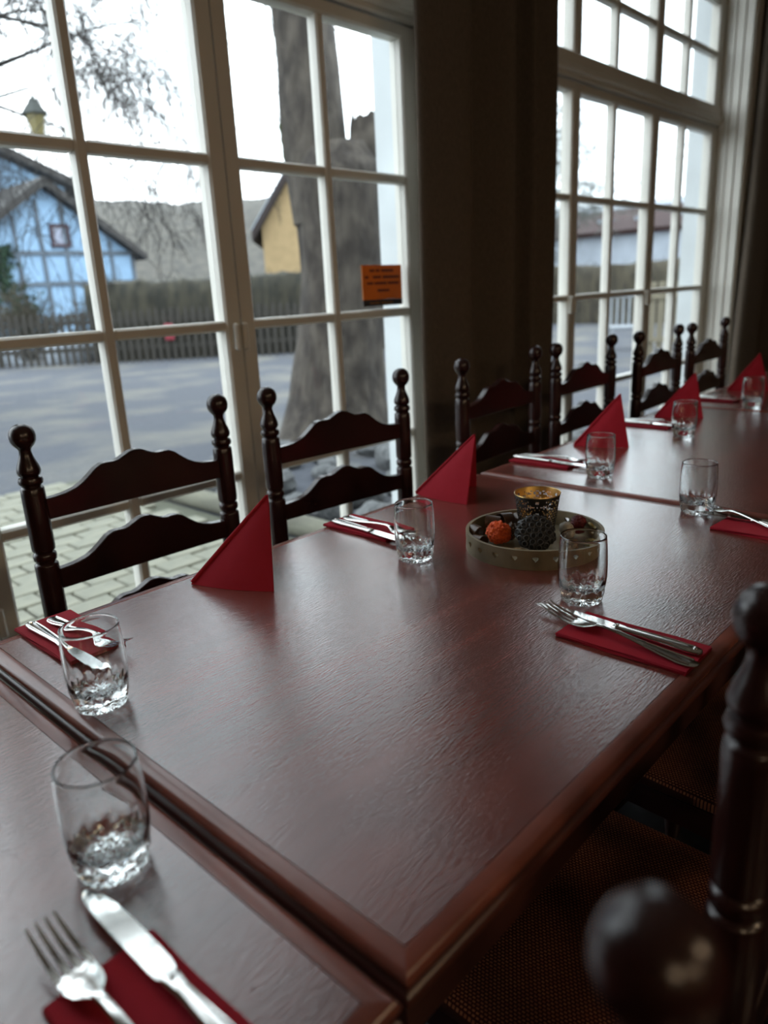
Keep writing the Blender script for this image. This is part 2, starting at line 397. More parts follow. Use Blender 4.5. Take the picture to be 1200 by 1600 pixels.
# ------------------------------------------------------------------ curtains
def curtain(path, z0, z1, label, flare):
    # smooth the fold path
    P = [Vector((x, y)) for x, y in path]; pts = []
    for i in range(len(P)-1):
        p0, p1, p2, p3 = P[max(i-1, 0)], P[i], P[i+1], P[min(i+2, len(P)-1)]
        for k in range(7):
            t = k/7
            pts.append(0.5*((2*p1)+(p2-p0)*t+(2*p0-5*p1+4*p2-p3)*t*t+(-p0+3*p1-3*p2+p3)*t**3))
    pts.append(P[-1]); n = len(pts); nz_ = 26; vs = []; fs = []
    xm = sum(p.x for p in pts)/n
    for side in (0, 1):
        for j in range(nz_+1):
            f = j/nz_; z = z1 + (z0-z1)*f
            for i, p in enumerate(pts):
                nn = (pts[min(i+1, n-1)]-pts[max(i-1, 0)]).normalized(); nv = Vector((-nn.y, nn.x))*(0.0035 if side else -0.0035)
                x = p.x + flare(p.x, f) + 0.006*noise.noise(Vector((p.x*3, z*1.3, 0))); y = p.y + 0.010*noise.noise(Vector((p.x*4, z*0.9, 4)))*f
                vs.append((x+nv.x, y+nv.y, z))
    S = (nz_+1)*n
    for j in range(nz_):
        for i in range(n-1):
            a = j*n+i; fs.append((a, a+1, a+n+1, a+n)); fs.append((S+a, S+a+n, S+a+n+1, S+a+1))
        for i in (0, n-1):
            a = j*n+i; fs.append((a, a+n, S+a+n, S+a))
    for i in range(n-1):
        fs.append((i, S+i, S+i+1, i+1)); a = nz_*n+i; fs.append((a, a+1, S+a+1, S+a))
    o = MB().add(vs, fs).build('curtain', 'curtain', None, True, 60)
    return tag(o, label, 'curtain')
ZR = 3.12
c1 = curtain([(1.745, 1.41), (1.715, 1.388), (1.78, 1.352), (1.874, 1.315), (1.902, 1.335), (1.908, 1.405), (1.965, 1.42), (2.015, 1.395), (2.094, 1.30), (2.122, 1.32), (2.132, 1.405), (2.20, 1.422), (2.262, 1.40), (2.285, 1.33), (2.305, 1.345), (2.312, 1.41), (2.365, 1.422), (2.415, 1.40), (2.475, 1.36), (2.505, 1.38), (2.515, 1.41)], 0.012, ZR-0.02,
             'dark brown floor-length curtain hanging between the two windows', lambda x, f: (x-2.1)*0.04*f - 0.015*f)
c2 = curtain([(4.90, 1.41), (4.88, 1.37), (4.93, 1.33), (5.01, 1.29), (5.045, 1.31), (5.06, 1.39), (5.13, 1.37), (5.22, 1.30), (5.26, 1.32), (5.28, 1.39), (5.36, 1.37), (5.45, 1.31), (5.50, 1.33), (5.52, 1.40), (5.62, 1.37), (5.70, 1.34)], 0.012, ZR-0.02,
             'dark brown curtain at the far right beside the second window', lambda x, f: -0.14*f*f*max(0.0, 1-(x-4.88)/0.9))
for x0, x1, lab in ((1.62, 2.64, 'dark rail carrying the curtain between the windows'), (4.80, 5.82, 'dark rail carrying the curtain at the far right')):
    r = thing('curtain_rail', lab, 'curtain rail', (0, 0, 0))
    MB().tube([(x0, 1.36, ZR), (x1, 1.36, ZR)], [0.016, 0.016], 12).build('rod', 'black_metal', r)
    for x in (x0+0.03, x1-0.03):
        MB().bbox(x-0.012, x+0.012, 1.365, YI+0.001, ZR-0.012, ZR+0.012, 0.002).build('bracket', 'black_metal', r)

# ------------------------------------------------------------------ tables
def rect_side(x0, x1, y0, y1, prof, side):
    cs = [((x0, y0), (-1, -1)), ((x1, y0), (1, -1)), ((x1, y1), (1, 1)), ((x0, y1), (-1, 1))]
    (ca, sa), (cb, sb) = cs[side], cs[(side+1) % 4]
    A = [(ca[0]+sa[0]*o, ca[1]+sa[1]*o, z) for o, z in prof]; B = [(cb[0]+sb[0]*o, cb[1]+sb[1]*o, z) for o, z in prof]
    return MB().loft([A, B])
def make_table():
    t = thing('dining_table', None, 'table', group='tables joined in a long row')
    X, Y, th = 1.184, 0.80, 0.0
    e = 0.0185
    g = e + 0.0008
    MB().box(g, X-g, g, Y-g, -0.019, 0.0).build('top_panel', 'table_veneer', t, False)
    prof = [(-e, 0.0), (-0.006, 0.0), (-0.0015, -0.002), (0.0, -0.006), (-0.001, -0.0105), (-0.006, -0.0125), (-e, -0.0125)]
    lip = [(-e, -0.0126), (-0.007, -0.0126), (-0.0062, -0.0175), (-0.001, -0.0195), (0.001, -0.0225), (0.001, -0.026), (-0.001, -0.0285), (-e, -0.0285)]
    for s in range(4):
        rect_side(0, X, 0, Y, prof, s).build('edging', 'table_edge', t, True, 50)
        rect_side(0, X, 0, Y, lip, s).build('moulding', 'table_mould', t, True, 50)
    a = 0.048
    MB().box(a, X-a, a, a+0.022, -0.145, -0.0286).build('apron', 'table_dark', t, False)
    MB().box(a, X-a, Y-a-0.022, Y-a, -0.145, -0.0286).build('apron', 'table_dark', t, False)
    MB().box(a, a+0.022, a+0.022, Y-a-0.022, -0.145, -0.0286).build('apron', 'table_dark', t, False)
    MB().box(X-a-0.022, X-a, a+0.022, Y-a-0.022, -0.145, -0.0286).build('apron', 'table_dark', t, False)
    for lx in (0.32, 0.864):
        MB().bbox(lx-0.035, lx+0.035, Y/2-0.06, Y/2+0.06, -T+0.055, -0.115, 0.006).build('pedestal', 'table_dark', t, False)
        MB().bbox(lx-0.035, lx+0.035, Y/2-0.21, Y/2+0.21, -T, -T+0.055, 0.01).build('foot', 'table_dark', t, False)
        MB().box(lx-0.03, lx+0.03, a+0.022, Y-a-0.022, -0.115, -0.0286).build('cross_bearer', 'table_dark', t, False)
    return t
tb = make_table()
place(tb, (0, 0, T), 0, 'mahogany table in the middle carrying the round tray')
place(copy_tree(tb), (-1.1955, -0.005, T-0.004), 0, 'nearest mahogany table with blurred fork and knife')
place(copy_tree(tb), (1.1955, 0.0, T), 0, 'mahogany table beyond the tray table with two red pyramids')
place(copy_tree(tb), (2.391, 0.006, T), 0, 'farthest mahogany table at the end of the row')

# ------------------------------------------------------------------ chairs (ladder backs with turned posts)
def make_chair():
    """local frame: back plane at y=0, chair faces -y; x centred; z from the floor"""
    c = thing('ladder_back_chair', None, 'chair', group='ladder back chairs along the tables')
    W = 0.207
    def ball(zc, r, n=7): return [(r*math.sin(PI*(k+0.35)/(n+0.1)), zc + r*math.cos(PI*(k+0.35)/(n+0.1))) for k in range(n)]
    pr = [(0.002, T+0.2535)] + [(0.0075, T+0.2528), (0.0135, T+0.250), (0.0190, T+0.2445), (0.0222, T+0.2365), (0.0228, T+0.230), (0.0220, T+0.2225), (0.0185, T+0.2155), (0.0138, T+0.2105)]
    pr += [(0.0112, T+0.207), (0.0105, T+0.202), (0.0118, T+0.195), (0.0145, T+0.187), (0.0182, T+0.178), (0.0205, T+0.170), (0.0208, T+0.165), (0.0190, T+0.1595), (0.0155, T+0.157),
           (0.0155, T+0.1555), (0.0198, T+0.154), (0.0217, T+0.149), (0.0212, T+0.1435), (0.0180, T+0.140), (0.0165, T+0.139), (0.0165, T+0.1375), (0.0195, T+0.135), (0.0207, T+0.133), (0.0212, T+0.12),
           (0.0212, T+0.020), (0.0205, T+0.0135), (0.0170, T+0.011), (0.0170, T+0.0095), (0.0205, T+0.0065), (0.0214, T+0.001), (0.0205, T-0.006), (0.0172, T-0.009), (0.0172, T-0.0115), (0.0210, T-0.014), (0.0218, T-0.017),
           (0.0218, T-0.17), (0.0172, T-0.176), (0.0210, T-0.184), (0.0172, T-0.192), (0.0218, T-0.20), (0.0218, 0.16), (0.0160, 0.08), (0.0190, 0.05), (0.0150, 0.0)]
    post = MB().lathe(pr, 24).mesh('back_post', 'chair_wood', True, 42)
    for sx in (-1, 1):
        o = bpy.data.objects.new('back_post', post); COL.objects.link(o); o.parent = c; o.location = (sx*W, 0, 0)
    key = [(0, .170), (.012, .1685), (.025, .1625), (.038, .1565), (.050, .1545), (.062, .1555), (.074, .1545), (.086, .149), (.100, .138), (.115, .127), (.130, .119), (.150, .1135), (.170, .111), (.192, .110)]
    top = [(-x, z) for x, z in reversed(key[1:])] + key
    for dz in (0.0, -0.140, -0.280):
        bot = [(0.192, .070), (0.10, .0705), (0, .071), (-0.10, .0705), (-0.192, .070)]
        o = MB()
        out = [(x, T+z+dz) for x, z in top] + [(x, T+z+dz) for x, z in bot]
        n = len(out)
        cx, cz = 0, T+0.1+dz
        # rounded upper edge: inset faces
        vs = []
        for yy, ins in ((-0.010, 0.0022), (-0.008, 0.0), (0.008, 0.0), (0.010, 0.0022)):
            for (x, z) in out:
                vs.append((x, yy, z-ins if z > T+0.09+dz else z+ins))
        fs = []
        nt_ = len(top)
        for a in range(3):
            for k in range(n):
                k2 = (k+1) % n; fs.append((a*n+k, a*n+k2, (a+1)*n+k2, (a+1)*n+k))
        # front and back faces as vertical strips between top and bottom
        m = len(top)
        fs.append(tuple(range(n))); fs.append(tuple(3*n+k for k in reversed(range(n))))
        o.add(vs, fs).build('back_slat', 'chair_wood', c, True, 30)
    # seat frame, cushion, front legs, stretchers
    zs = T-0.325
    def slab(w0, w1, y0, y1, z0, z1, r):
        """rounded trapezoid slab; w0 half width at back (y0), w1 half width at front (y1)"""
        secs = []
        for z, ins in ((z0, r*0.6), (z0+r*0.5, 0.0), (z1-r, 0.0), (z1-r*0.35, r*0.35), (z1, r*1.3)):
            loop = []
            for (sx, yy, ww, sy) in ((-1, y0, w0, 1), (1, y0, w0, 1), (1, y1, w1, -1), (-1, y1, w1, -1)):
                cx_, cy_ = sx*(ww-ins), yy+sy*ins; q = 0.022
                a0 = {(-1, 1): 180, (1, 1): 270, (1, -1): 0, (-1, -1): 90}[(sx, 1 if sy > 0 else -1)]
                # centre of corner arc
                ox, oy = cx_-sx*q, cy_+sy*q
                for k in range(5):
                    an = math.radians(a0 + 90*k/4)
                    loop.append((ox+q*math.cos(an), oy+q*math.sin(an), z))
            secs.append(loop)
        return MB().loft(secs)
    # local y negative is forward
    fl = slab(0.198, 0.213, -0.415, -0.020, zs-0.075, zs-0.026, 0.004)
    fl.v = [(x, y, z) for x, y, z in fl.v]
    fl.build('seat_frame', 'chair_wood', c, True, 50)
    sl = slab(0.213, 0.205, -0.425, 0.012, zs-0.026, zs, 0.010)
    # keep the cushion clear of the back posts: notch by pulling its back edge inwards
    sl.v = [(x, min(y, -0.024), z) for x, y, z in sl.v]
    sl.build('seat_cushion', 'seat_fabric', c, True, 60)
    lp = [(0.0, zs-0.075), (0.020, zs-0.076), (0.021, zs-0.12), (0.016, zs-0.13), (0.021, zs-0.14), (0.017, zs-0.15), (0.019, zs-0.22), (0.021, zs-0.26), (0.016, zs-0.27), (0.021, zs-0.28), (0.0205, 0.09), (0.015, 0.07), (0.019, 0.04), (0.014, 0.0)]
    lp[0] = (0.002, zs-0.0755)
    leg = MB().lathe(lp, 16).mesh('front_leg', 'chair_wood')
    for sx in (-1, 1):
        o = bpy.data.objects.new('front_leg', leg); COL.objects.link(o); o.parent = c; o.location = (sx*0.182, -0.385, 0)
        MB().tube([(sx*0.205, -0.015, 0.19), (sx*0.182, -0.375, 0.19)], [0.010, 0.010], 10).build('stretcher', 'chair_wood', c)
    MB().tube([(-0.17, -0.385, 0.26), (0, -0.385, 0.26), (0.17, -0.385, 0.26)], [0.010, 0.015, 0.010], 10).build('stretcher', 'chair_wood', c)
    MB().tube([(-0.192, 0, 0.24), (0.192, 0, 0.24)], [0.010, 0.010], 10).build('stretcher', 'chair_wood', c)
    return c
ch = make_chair()
spots = [((0.434, 1.106, 0), -1.5, 'dark ladder-back chair at far left, nearest to the camera by the window'),
         ((0.975, 1.066, 0), -6.5, 'dark ladder-back chair second from the left at the first window'),
         ((1.660, 1.052, 0), 1.5, 'dark ladder-back chair in front of the dark curtain'),
         ((2.188, 1.048, 0), 0.5, 'dark ladder-back chair just right of the curtain, at the second window'),
         ((2.750, 1.015, 0), 1.5, 'dark ladder-back chair second from the far end of the row'),
         ((3.250, 1.000, 0), 0.5, 'dark ladder-back chair at the far end of the row')]
first = True
for loc, deg, lab in spots:
    o = ch if first else copy_tree(ch); first = False
    place(o, loc, math.radians(deg), lab)
for loc, deg, lab in (((-0.290, -0.197, 0), 180, 'dark chair whose blurred ball finial fills the bottom right foreground'),
                      ((0.424, -0.142, 0), 180.5, 'dark chair on the near side whose turned post stands at right edge'),
                      ((0.945, -0.150, 0), 179.5, 'near-side chair showing only its woven seat past the black gap')):
    place(copy_tree(ch), loc, math.radians(deg), lab)

# ------------------------------------------------------------------ tumblers
def make_tumbler():
    H = 0.101
    out = [(0.0268, 0.0), (0.0290, 0.0015), (0.0303, 0.005), (0.0315, 0.010), (0.0324, 0.015), (0.0331, 0.020), (0.0337, 0.025), (0.0343, 0.031), (0.0350, 0.040), (0.0352, 0.050), (0.0351, 0.060), (0.0347, 0.072), (0.0340, 0.085), (0.0331, 0.0955), (0.0330, 0.0985), (0.0329, 0.1000), (0.0325, 0.1008), (0.0319, H+0.0001)]
    inn = [(0.0313, 0.1008), (0.0309, 0.1000), (0.0308, 0.0985), (0.0312, 0.0955), (0.0326, 0.085), (0.0333, 0.072), (0.0337, 0.060), (0.0337, 0.050), (0.0333, 0.040), (0.0322, 0.030), (0.0300, 0.0255), (0.0262, 0.0225), (0.021, 0.0205), (0.014, 0.0195), (0.007, 0.019), (0.0006, 0.019)]
    bot = [(0.0006, 0.0022), (0.009, 0.0022), (0.017, 0.0020), (0.0225, 0.0014)]
    prof = out + inn + bot
    n = 96; no = len(out); ni = len(inn)
    def fn(r, z, a, j):
        if j < no and 0.003 < z < 0.032:
            e = min(1, (z-0.003)/0.004, (0.032-z)/0.005)
            ph = 1.0 if (int(z/0.0095) % 2) else 0.0
            d = abs(math.sin(a*9 + ph*PI/2)); w = abs(math.sin(PI*(z % 0.0095)/0.0095))
            return r - 0.0019*e*(1-d)*w - 0.0006*e*(1-w), z
        if no <= j < no+ni and z < 0.028:
            k = min(1, r/0.012)
            return r, z + 0.0016*k*math.cos(a*8 + r*260) - 0.0008*k*math.cos(a*16)
        if j >= no+ni:
            return r, z + 0.0009*min(1, r/0.01)*(1+math.cos(a*16))
        return r, z
    t = MB().ring(prof, n, fn).build('tumbler', 'tumbler_glass', None, True, 40)
    return tag(t, None, 'glass', 'clear glass tumblers on the tables')
tm = make_tumbler(); first = True
for (x, y), rz, lab in (((0.640, 0.216), 0.2, 'clear tumbler in front of the round tray, behind fork and knife'),
                    ((-0.077, 0.265), 0.5, 'clear tumbler on the nearest table, behind the blurred knife'),
                    ((0.040, 0.515), 1.0, 'clear tumbler at the left end of the tray table, over the napkin'),
                    ((0.630, 0.531), 1.4, 'clear tumbler left of the round tray, near the second red pyramid'),
                    ((1.157, 0.245), 0.9, 'clear tumbler on the near side, standing at the table joint'),
                    ((1.316, 0.535), 0.1, 'clear tumbler beyond the tray, before the third red pyramid'),
                    ((1.876, 0.556), 0.7, 'clear tumbler before the fourth red pyramid, beyond the tray'),
                    ((2.475, 0.555), 0.3, 'left of the two farthest tumblers at the right edge'),
                    ((2.62, 0.500), 0.6, 'right of the two farthest tumblers at the right edge')):
    o = tm if first else copy_tree(tm); first = False
    place(o, (x, y, T+0.0002), rz, lab)
[o for o in bpy.data.objects if o.get('label', '').startswith('clear tumbler on the nearest')][0].location.z = T-0.0038

# ------------------------------------------------------------------ napkins and cutlery
NT = 0.0062
def make_napkin(w=0.082, l=0.170):
    # continuous ribbon folded to and fro, run along y
    t, p = 0.00085, 0.00125; cl = []
    L = 5
    for k in range(L):
        z = t/2 + k*p; a, b = ((0, w) if k % 2 == 0 else (w, 0))
        ea = 0.0 if k == 0 else 0; cl += [(a, z), (b, z)]
    N = len(cl)
    def off(sg):
        res = []
        for i in range(N):
            d0 = Vector(cl[i])-Vector(cl[i-1]) if i else Vector(cl[1])-Vector(cl[0])
            d1 = Vector(cl[i+1])-Vector(cl[i]) if i < N-1 else d0
            n0 = Vector((-d0.y, d0.x)).normalized(); n1 = Vector((-d1.y, d1.x)).normalized()
            mm = n0+n1
            mm = n0 if mm.length < 1e-5 else mm/ (mm.length_squared/2)
            q = Vector(cl[i]) + mm*(sg*t/2); res.append((q.x, q.y))
        return res
    outl = off(1) + list(reversed(off(-1)))
    return outl
def napkin_mesh(w, l, mirror=False, wob=0.0):
    outl = make_napkin(w); n = len(outl); secs = []
    for j in range(9):
        f = j/8; y = l*f
        secs.append([((w-x if mirror else x) + 0.0008*math.sin(f*9+z*900), y + 0.0012*math.sin(z*1700+f), z*(1.0+wob*math.sin(f*PI*1.3+0.4))) for x, z in outl])
    return MB().loft(secs).mesh('napkin', 'napkin_red', False)
NAP = napkin_mesh(0.082, 0.172); NAPM = napkin_mesh(0.082, 0.172, True, 0.12)
def napkin(x, y, rz, lab, me=None, z=0.0003):
    o = bpy.data.objects.new('napkin', me or NAP); COL.objects.link(o)
    tag(o, None, 'napkin', 'folded red paper napkins under the cutlery')
    return place(o, (x, y, T+z), rz, lab)

def sec8(y, hw, th, z, sq=0.75):
    """cross section loop in xz at station y"""
    L = []
    for k in range(10):
        a = 2*PI*k/10; cx, cz = math.cos(a), math.sin(a)
        L.append((hw*math.copysign(abs(cx)**sq, cx), y, z + th/2*math.copysign(abs(cz)**sq, cz)))
    return L
def make_fork():
    f = thing('fork', None, 'fork', group='steel forks on the napkins')
    hs = [(0.0, .0030, .0016, .0030), (0.003, .0068, .0024, .0028), (0.010, .0092, .0030, .0024), (0.022, .0098, .0032, .0022), (0.040, .0082, .0032, .0030), (0.060, .0062, .0034, .0046), (0.080, .0046, .0036, .0066), (0.100, .0038, .0036, .0086), (0.118, .0036, .0034, .0094), (0.128, .0044, .0030, .0082)]
    MB().loft([sec8(*h) for h in hs]).build('handle', 'steel', f, True, 60)
    for s in (-1, 1):
        MB().tube([(s*.0065, .008, .0042), (s*.0068, .022, .0041), (s*.0050, .042, .0050), (s*.0030, .064, .0066)], [.0011, .0013, .0012, .0008], 6).build('handle_ridge', 'steel', f)
    hd = [(0.1265, .0042, .0026, .0084), (0.132, .0072, .0022, .0066), (0.138, .0104, .0020, .0046), (0.146, .0122, .0018, .0030), (0.154, .0126, .0018, .0024), (0.159, .0126, .0018, .0026)]
    h = MB().loft([sec8(*q, sq=0.9) for q in hd]).build('head', 'steel', f, True, 60)
    for k in range(4):
        x = (-0.0108, -0.0036, 0.0036, 0.0108)[k]
        MB().loft([[(x*(1-0.10*fx)+dx*w, y, z+dz*0.0009) for dx, dz in ((-1, -1), (1, -1), (1, 1), (-1, 1))] for y, z, w, fx in ((0.157, .0026, .0019, 0), (0.168, .0036, .0017, .3), (0.182, .0062, .0015, .6), (0.196, .0106, .0012, .9), (0.204, .0140, .0006, 1))]).build('tine', 'steel', h, True, 50)
    return f
def make_knife():
    k = thing('knife', None, 'knife', group='steel knives on the napkins')
    hs = [(0.0, .0030, .0030, .0040), (0.002, .0066, .0052, .0040), (0.008, .0086, .0066, .0040), (0.020, .0090, .0070, .0040), (0.045, .0080, .0070, .0042), (0.075, .0068, .0066, .0044), (0.100, .0062, .0062, .0044), (0.110, .0074, .0066, .0044), (0.114, .0074, .0062, .0044), (0.117, .0058, .0050, .0044)]
    MB().loft([sec8(*h, sq=0.65) for h in hs]).build('handle', 'steel', k, True, 60)
    for s in (-1, 1):
        MB().tube([(s*.0058, .010, .0068), (s*.0056, .040, .0072), (s*.0042, .075, .0072), (s*.0030, .100, .0070)], [.0011, .0012, .0010, .0008], 6).build('handle_ridge', 'steel', k)
    for yy in (0.008, 0.112):
        MB().lathe([(0.0010, .0090), (0.0026, .0084), (0.0030, .0074), (0.0026, .0060)], 12, 0, yy).build('rosette', 'steel', k)
    # blade: straight back on -x side, curved edge on +x side
    secs = []
    for y, a, b, t in ((0.1155, -.0052, .0052, .0028), (0.120, -.0075, .0080, .0024), (0.128, -.0080, .0096, .0020), (0.150, -.0080, .0104, .0018), (0.180, -.0078, .0108, .0016), (0.205, -.0074, .0100, .0014), (0.220, -.0066, .0078, .0012), (0.230, -.0050, .0046, .0010), (0.236, -.0026, .0014, .0008), (0.2385, -.0012, .0, .0006)):
        secs.append([(a, y, .0044-t/2), (b, y, .0044-t*0.15), (b, y, .0044+t*0.15), (a, y, .0044+t/2)])
    MB().loft(secs).build('blade', 'steel', k, True, 30)
    return k
fk, kn = make_fork(), make_knife(); ffirst = [True, True]
def cut(kind, p0, p1, z, lab, tilt=0.0, flip=False):
    """p0: handle end, p1: direction point toward the tip"""
    i = 0 if kind == 'fork' else 1
    src = fk if i == 0 else kn
    o = src if ffirst[i] else copy_tree(src); ffirst[i] = False
    o.location = (p0[0], p0[1], T+z); o['label'] = lab
    if i == 0: o.scale = (1.08, 1.09, 1.0)
    a = math.atan2(p1[1]-p0[1], p1[0]-p0[0]) - PI/2
    o.rotation_euler = (Matrix.Rotation(a, 3, 'Z') @ Matrix.Rotation(tilt, 3, 'X') @ Matrix.Rotation(PI if flip else 0, 3, 'Y')).to_euler()
    return o
Z = NT + 0.0004
# near side of the tray table
napkin(0.512, 0.012, 0.0, 'red folded napkin under fork and knife at the near table edge')
cut('knife', (0.561, 0.012), (0.569, 0.250), Z, 'steel knife right of the tray table fork, near edge', 0.0)
cut('fork', (0.529, 0.004), (0.552, 0.232), Z+0.0004, 'steel fork crossing the knife on the near-edge red napkin', 0.018)
# window side, left end of the tray table
napkin(0.054, 0.638, 0.0, 'red napkin at the far left corner of the tray table', NAPM)
cut('knife', (0.071, 0.797), (0.073, 0.575), Z, 'steel knife seen through the left tumbler, on red napkin')
cut('fork', (0.099, 0.792), (0.122, 0.585), Z+0.0006, 'steel fork on the red napkin at far left corner', 0.01).scale = (1.0, 0.95, 1.0)
# window side, second setting
napkin(0.660, 0.630, 0.0, 'red napkin beside the tumbler left of the tray', NAP)
cut('knife', (0.678, 0.792), (0.664, 0.562), Z, 'steel knife on the red napkin left of the tray', 0.0)
cut('fork', (0.710, 0.792), (0.694, 0.585), Z+0.0006, 'steel fork on the red napkin left of the tray', 0.01)
# nearest table
napkin(-0.173, 0.0, 0.02, 'blurred red napkin at the bottom left of the picture', NAPM, -0.0036)
cut('knife', (-0.107, 0.006), (-0.112, 0.240), Z-0.004, 'large blurred steel knife at the bottom left foreground')
cut('fork', (-0.147, 0.004), (-0.152, 0.228), Z-0.0034, 'large blurred steel fork at the bottom left foreground', 0.01)
# near side, right
napkin(1.052, 0.012, -0.06, 'red napkin at the right edge before the table joint', NAPM)
cut('fork', (1.086, 0.050), (1.172, 0.240), Z+0.0004, 'steel fork leaning towards the tumbler at the table joint', 0.015)
cut('knife', (1.125, 0.016), (1.128, 0.240), Z, 'steel knife on the red napkin at the right edge')
# beyond the joint, window side
for x, dy, nlab, klab, flab in ((1.328, 0.0, 'red napkin just beyond the table joint, window side', 'steel knife on the napkin just beyond the table joint', 'steel fork on the napkin just beyond the table joint'),
                            (1.935, 0.0, 'red napkin before the chair second from the far end', 'steel knife before the chair second from the far end', 'steel fork before the chair second from the far end'),
                            (2.52, 0.006, 'red napkin farthest along the window side', 'steel knife farthest along the window side', 'steel fork farthest along the window side')):
    napkin(x, 0.629+dy, 0.0, nlab, NAP)
    cut('knife', (x+0.030, 0.806+dy), (x+0.024, 0.58+dy), Z, klab)
    cut('fork', (x+0.060, 0.805+dy), (x+0.066, 0.60+dy), Z+0.0006, flab, 0.01)

# ------------------------------------------------------------------ red napkin pyramids
def make_pyramid(h, la, hb):
    """apex over origin, ridge falls to (-la,0,0), front corners (0,+-hb,0); two creased faces, inner flaps"""
    p = thing('napkin_pyramid', None, 'napkin', group='red napkins folded into standing pyramids')
    t = 0.0035; n = 10
    def face(s):
        vs = []; fs = []
        # grid between ridge (apex->A) and base corner B
        A = Vector((-la, 0, 0)); B = Vector((-0.010, s*hb, 0)); Mx = Vector((0, 0, h))
        nrm = (A-Mx).cross(B-Mx).normalized()
        if nrm.y*s < 0: nrm = -nrm
        rows = 10
        idx = {}
        for lay in (0, 1):
            for i in range(rows+1):
                for j in range(i+1):
                    a = i/rows; b = (j/i) if i else 0
                    q = Mx*(1-a) + (A*(1-b)+B*b)*a
                    bow = 0.010*math.sin(PI*b)*a*(1-0.2*a)
                    q = q + nrm*(bow - (t if lay else 0)*(0.25+0.75*min(1, b*4)))
                    if i == rows: q.z = max(0.0, q.z*0 + 0.004*math.sin(PI*b)*0 )
                    q.z = max(q.z, 0.0)
                    idx[(lay, i, j)] = len(vs); vs.append(q)
        for lay in (0, 1):
            for i in range(rows):
                for j in range(i+1):
                    fs.append((idx[(lay, i, j)], idx[(lay, i+1, j)], idx[(lay, i+1, j+1)]))
                    if j < i: fs.append((idx[(lay, i, j)], idx[(lay, i+1, j+1)], idx[(lay, i, j+1)]))
        rim = [(i, 0) for i in range(rows+1)] + [(rows, j) for j in range(1, rows+1)] + [(i, i) for i in range(rows-1, 0, -1)]
        for k in range(len(rim)):
            a, b = rim[k], rim[(k+1) % len(rim)]
            fs.append((idx[(0, *a)], idx[(0, *b)], idx[(1, *b)], idx[(1, *a)]))
        return MB().add(vs, fs)
    for s in (-1, 1): face(s).build('side', 'napkin_red', p, True, 50)
    # rounded crease along the ridge
    MB().tube([(-0.002, 0, h-0.002), (-la*0.5, 0, h*0.5+0.0008), (-la*0.985, 0, 0.0035)], [0.0022, 0.0032, 0.0030], 8).build('crease', 'napkin_red', p)
    for s in (-1, 1):
        a, b, c = Vector((-0.008, s*0.004, h*0.86)), Vector((-0.026, s*(hb-0.022), 0.001)), Vector((-la*0.62, s*0.014, 0.001))
        nn = (b-a).cross(c-a).normalized()*0.0008
        MB().add([a, b, c, a+nn, b+nn, c+nn], [(0, 1, 2), (5, 4, 3), (0, 3, 4, 1), (1, 4, 5, 2), (2, 5, 3, 0)]).build('inner_flap', 'napkin_red', p, False)
    return p
pyr = make_pyramid(0.140, 0.140, 0.080); first = True
for (mx, my), (ax, ay), lab in (((0.433, 0.676), (0.323, 0.751), 'standing red napkin pyramid nearest to the camera, before the first chair'),
                                ((1.017, 0.683), (0.950, 0.806), 'standing red napkin pyramid left of the tray, second in the row'),
                                ((1.700, 0.673), (1.575, 0.767), 'standing red napkin pyramid beyond the tray, third in the row'),
                                ((2.235, 0.666), (2.113, 0.765), 'standing red napkin pyramid fourth along the window side'),
                                ((2.925, 0.675), (2.790, 0.767), 'standing red napkin pyramid fifth along the window side'),
                                ((3.32, 0.60), (3.18, 0.69), 'standing red napkin pyramid farthest off at the right edge')):
    o = pyr if first else copy_tree(pyr); first = False
    place(o, (mx, my, T+0.0003), math.atan2(ay-my, ax-mx) + PI, lab)

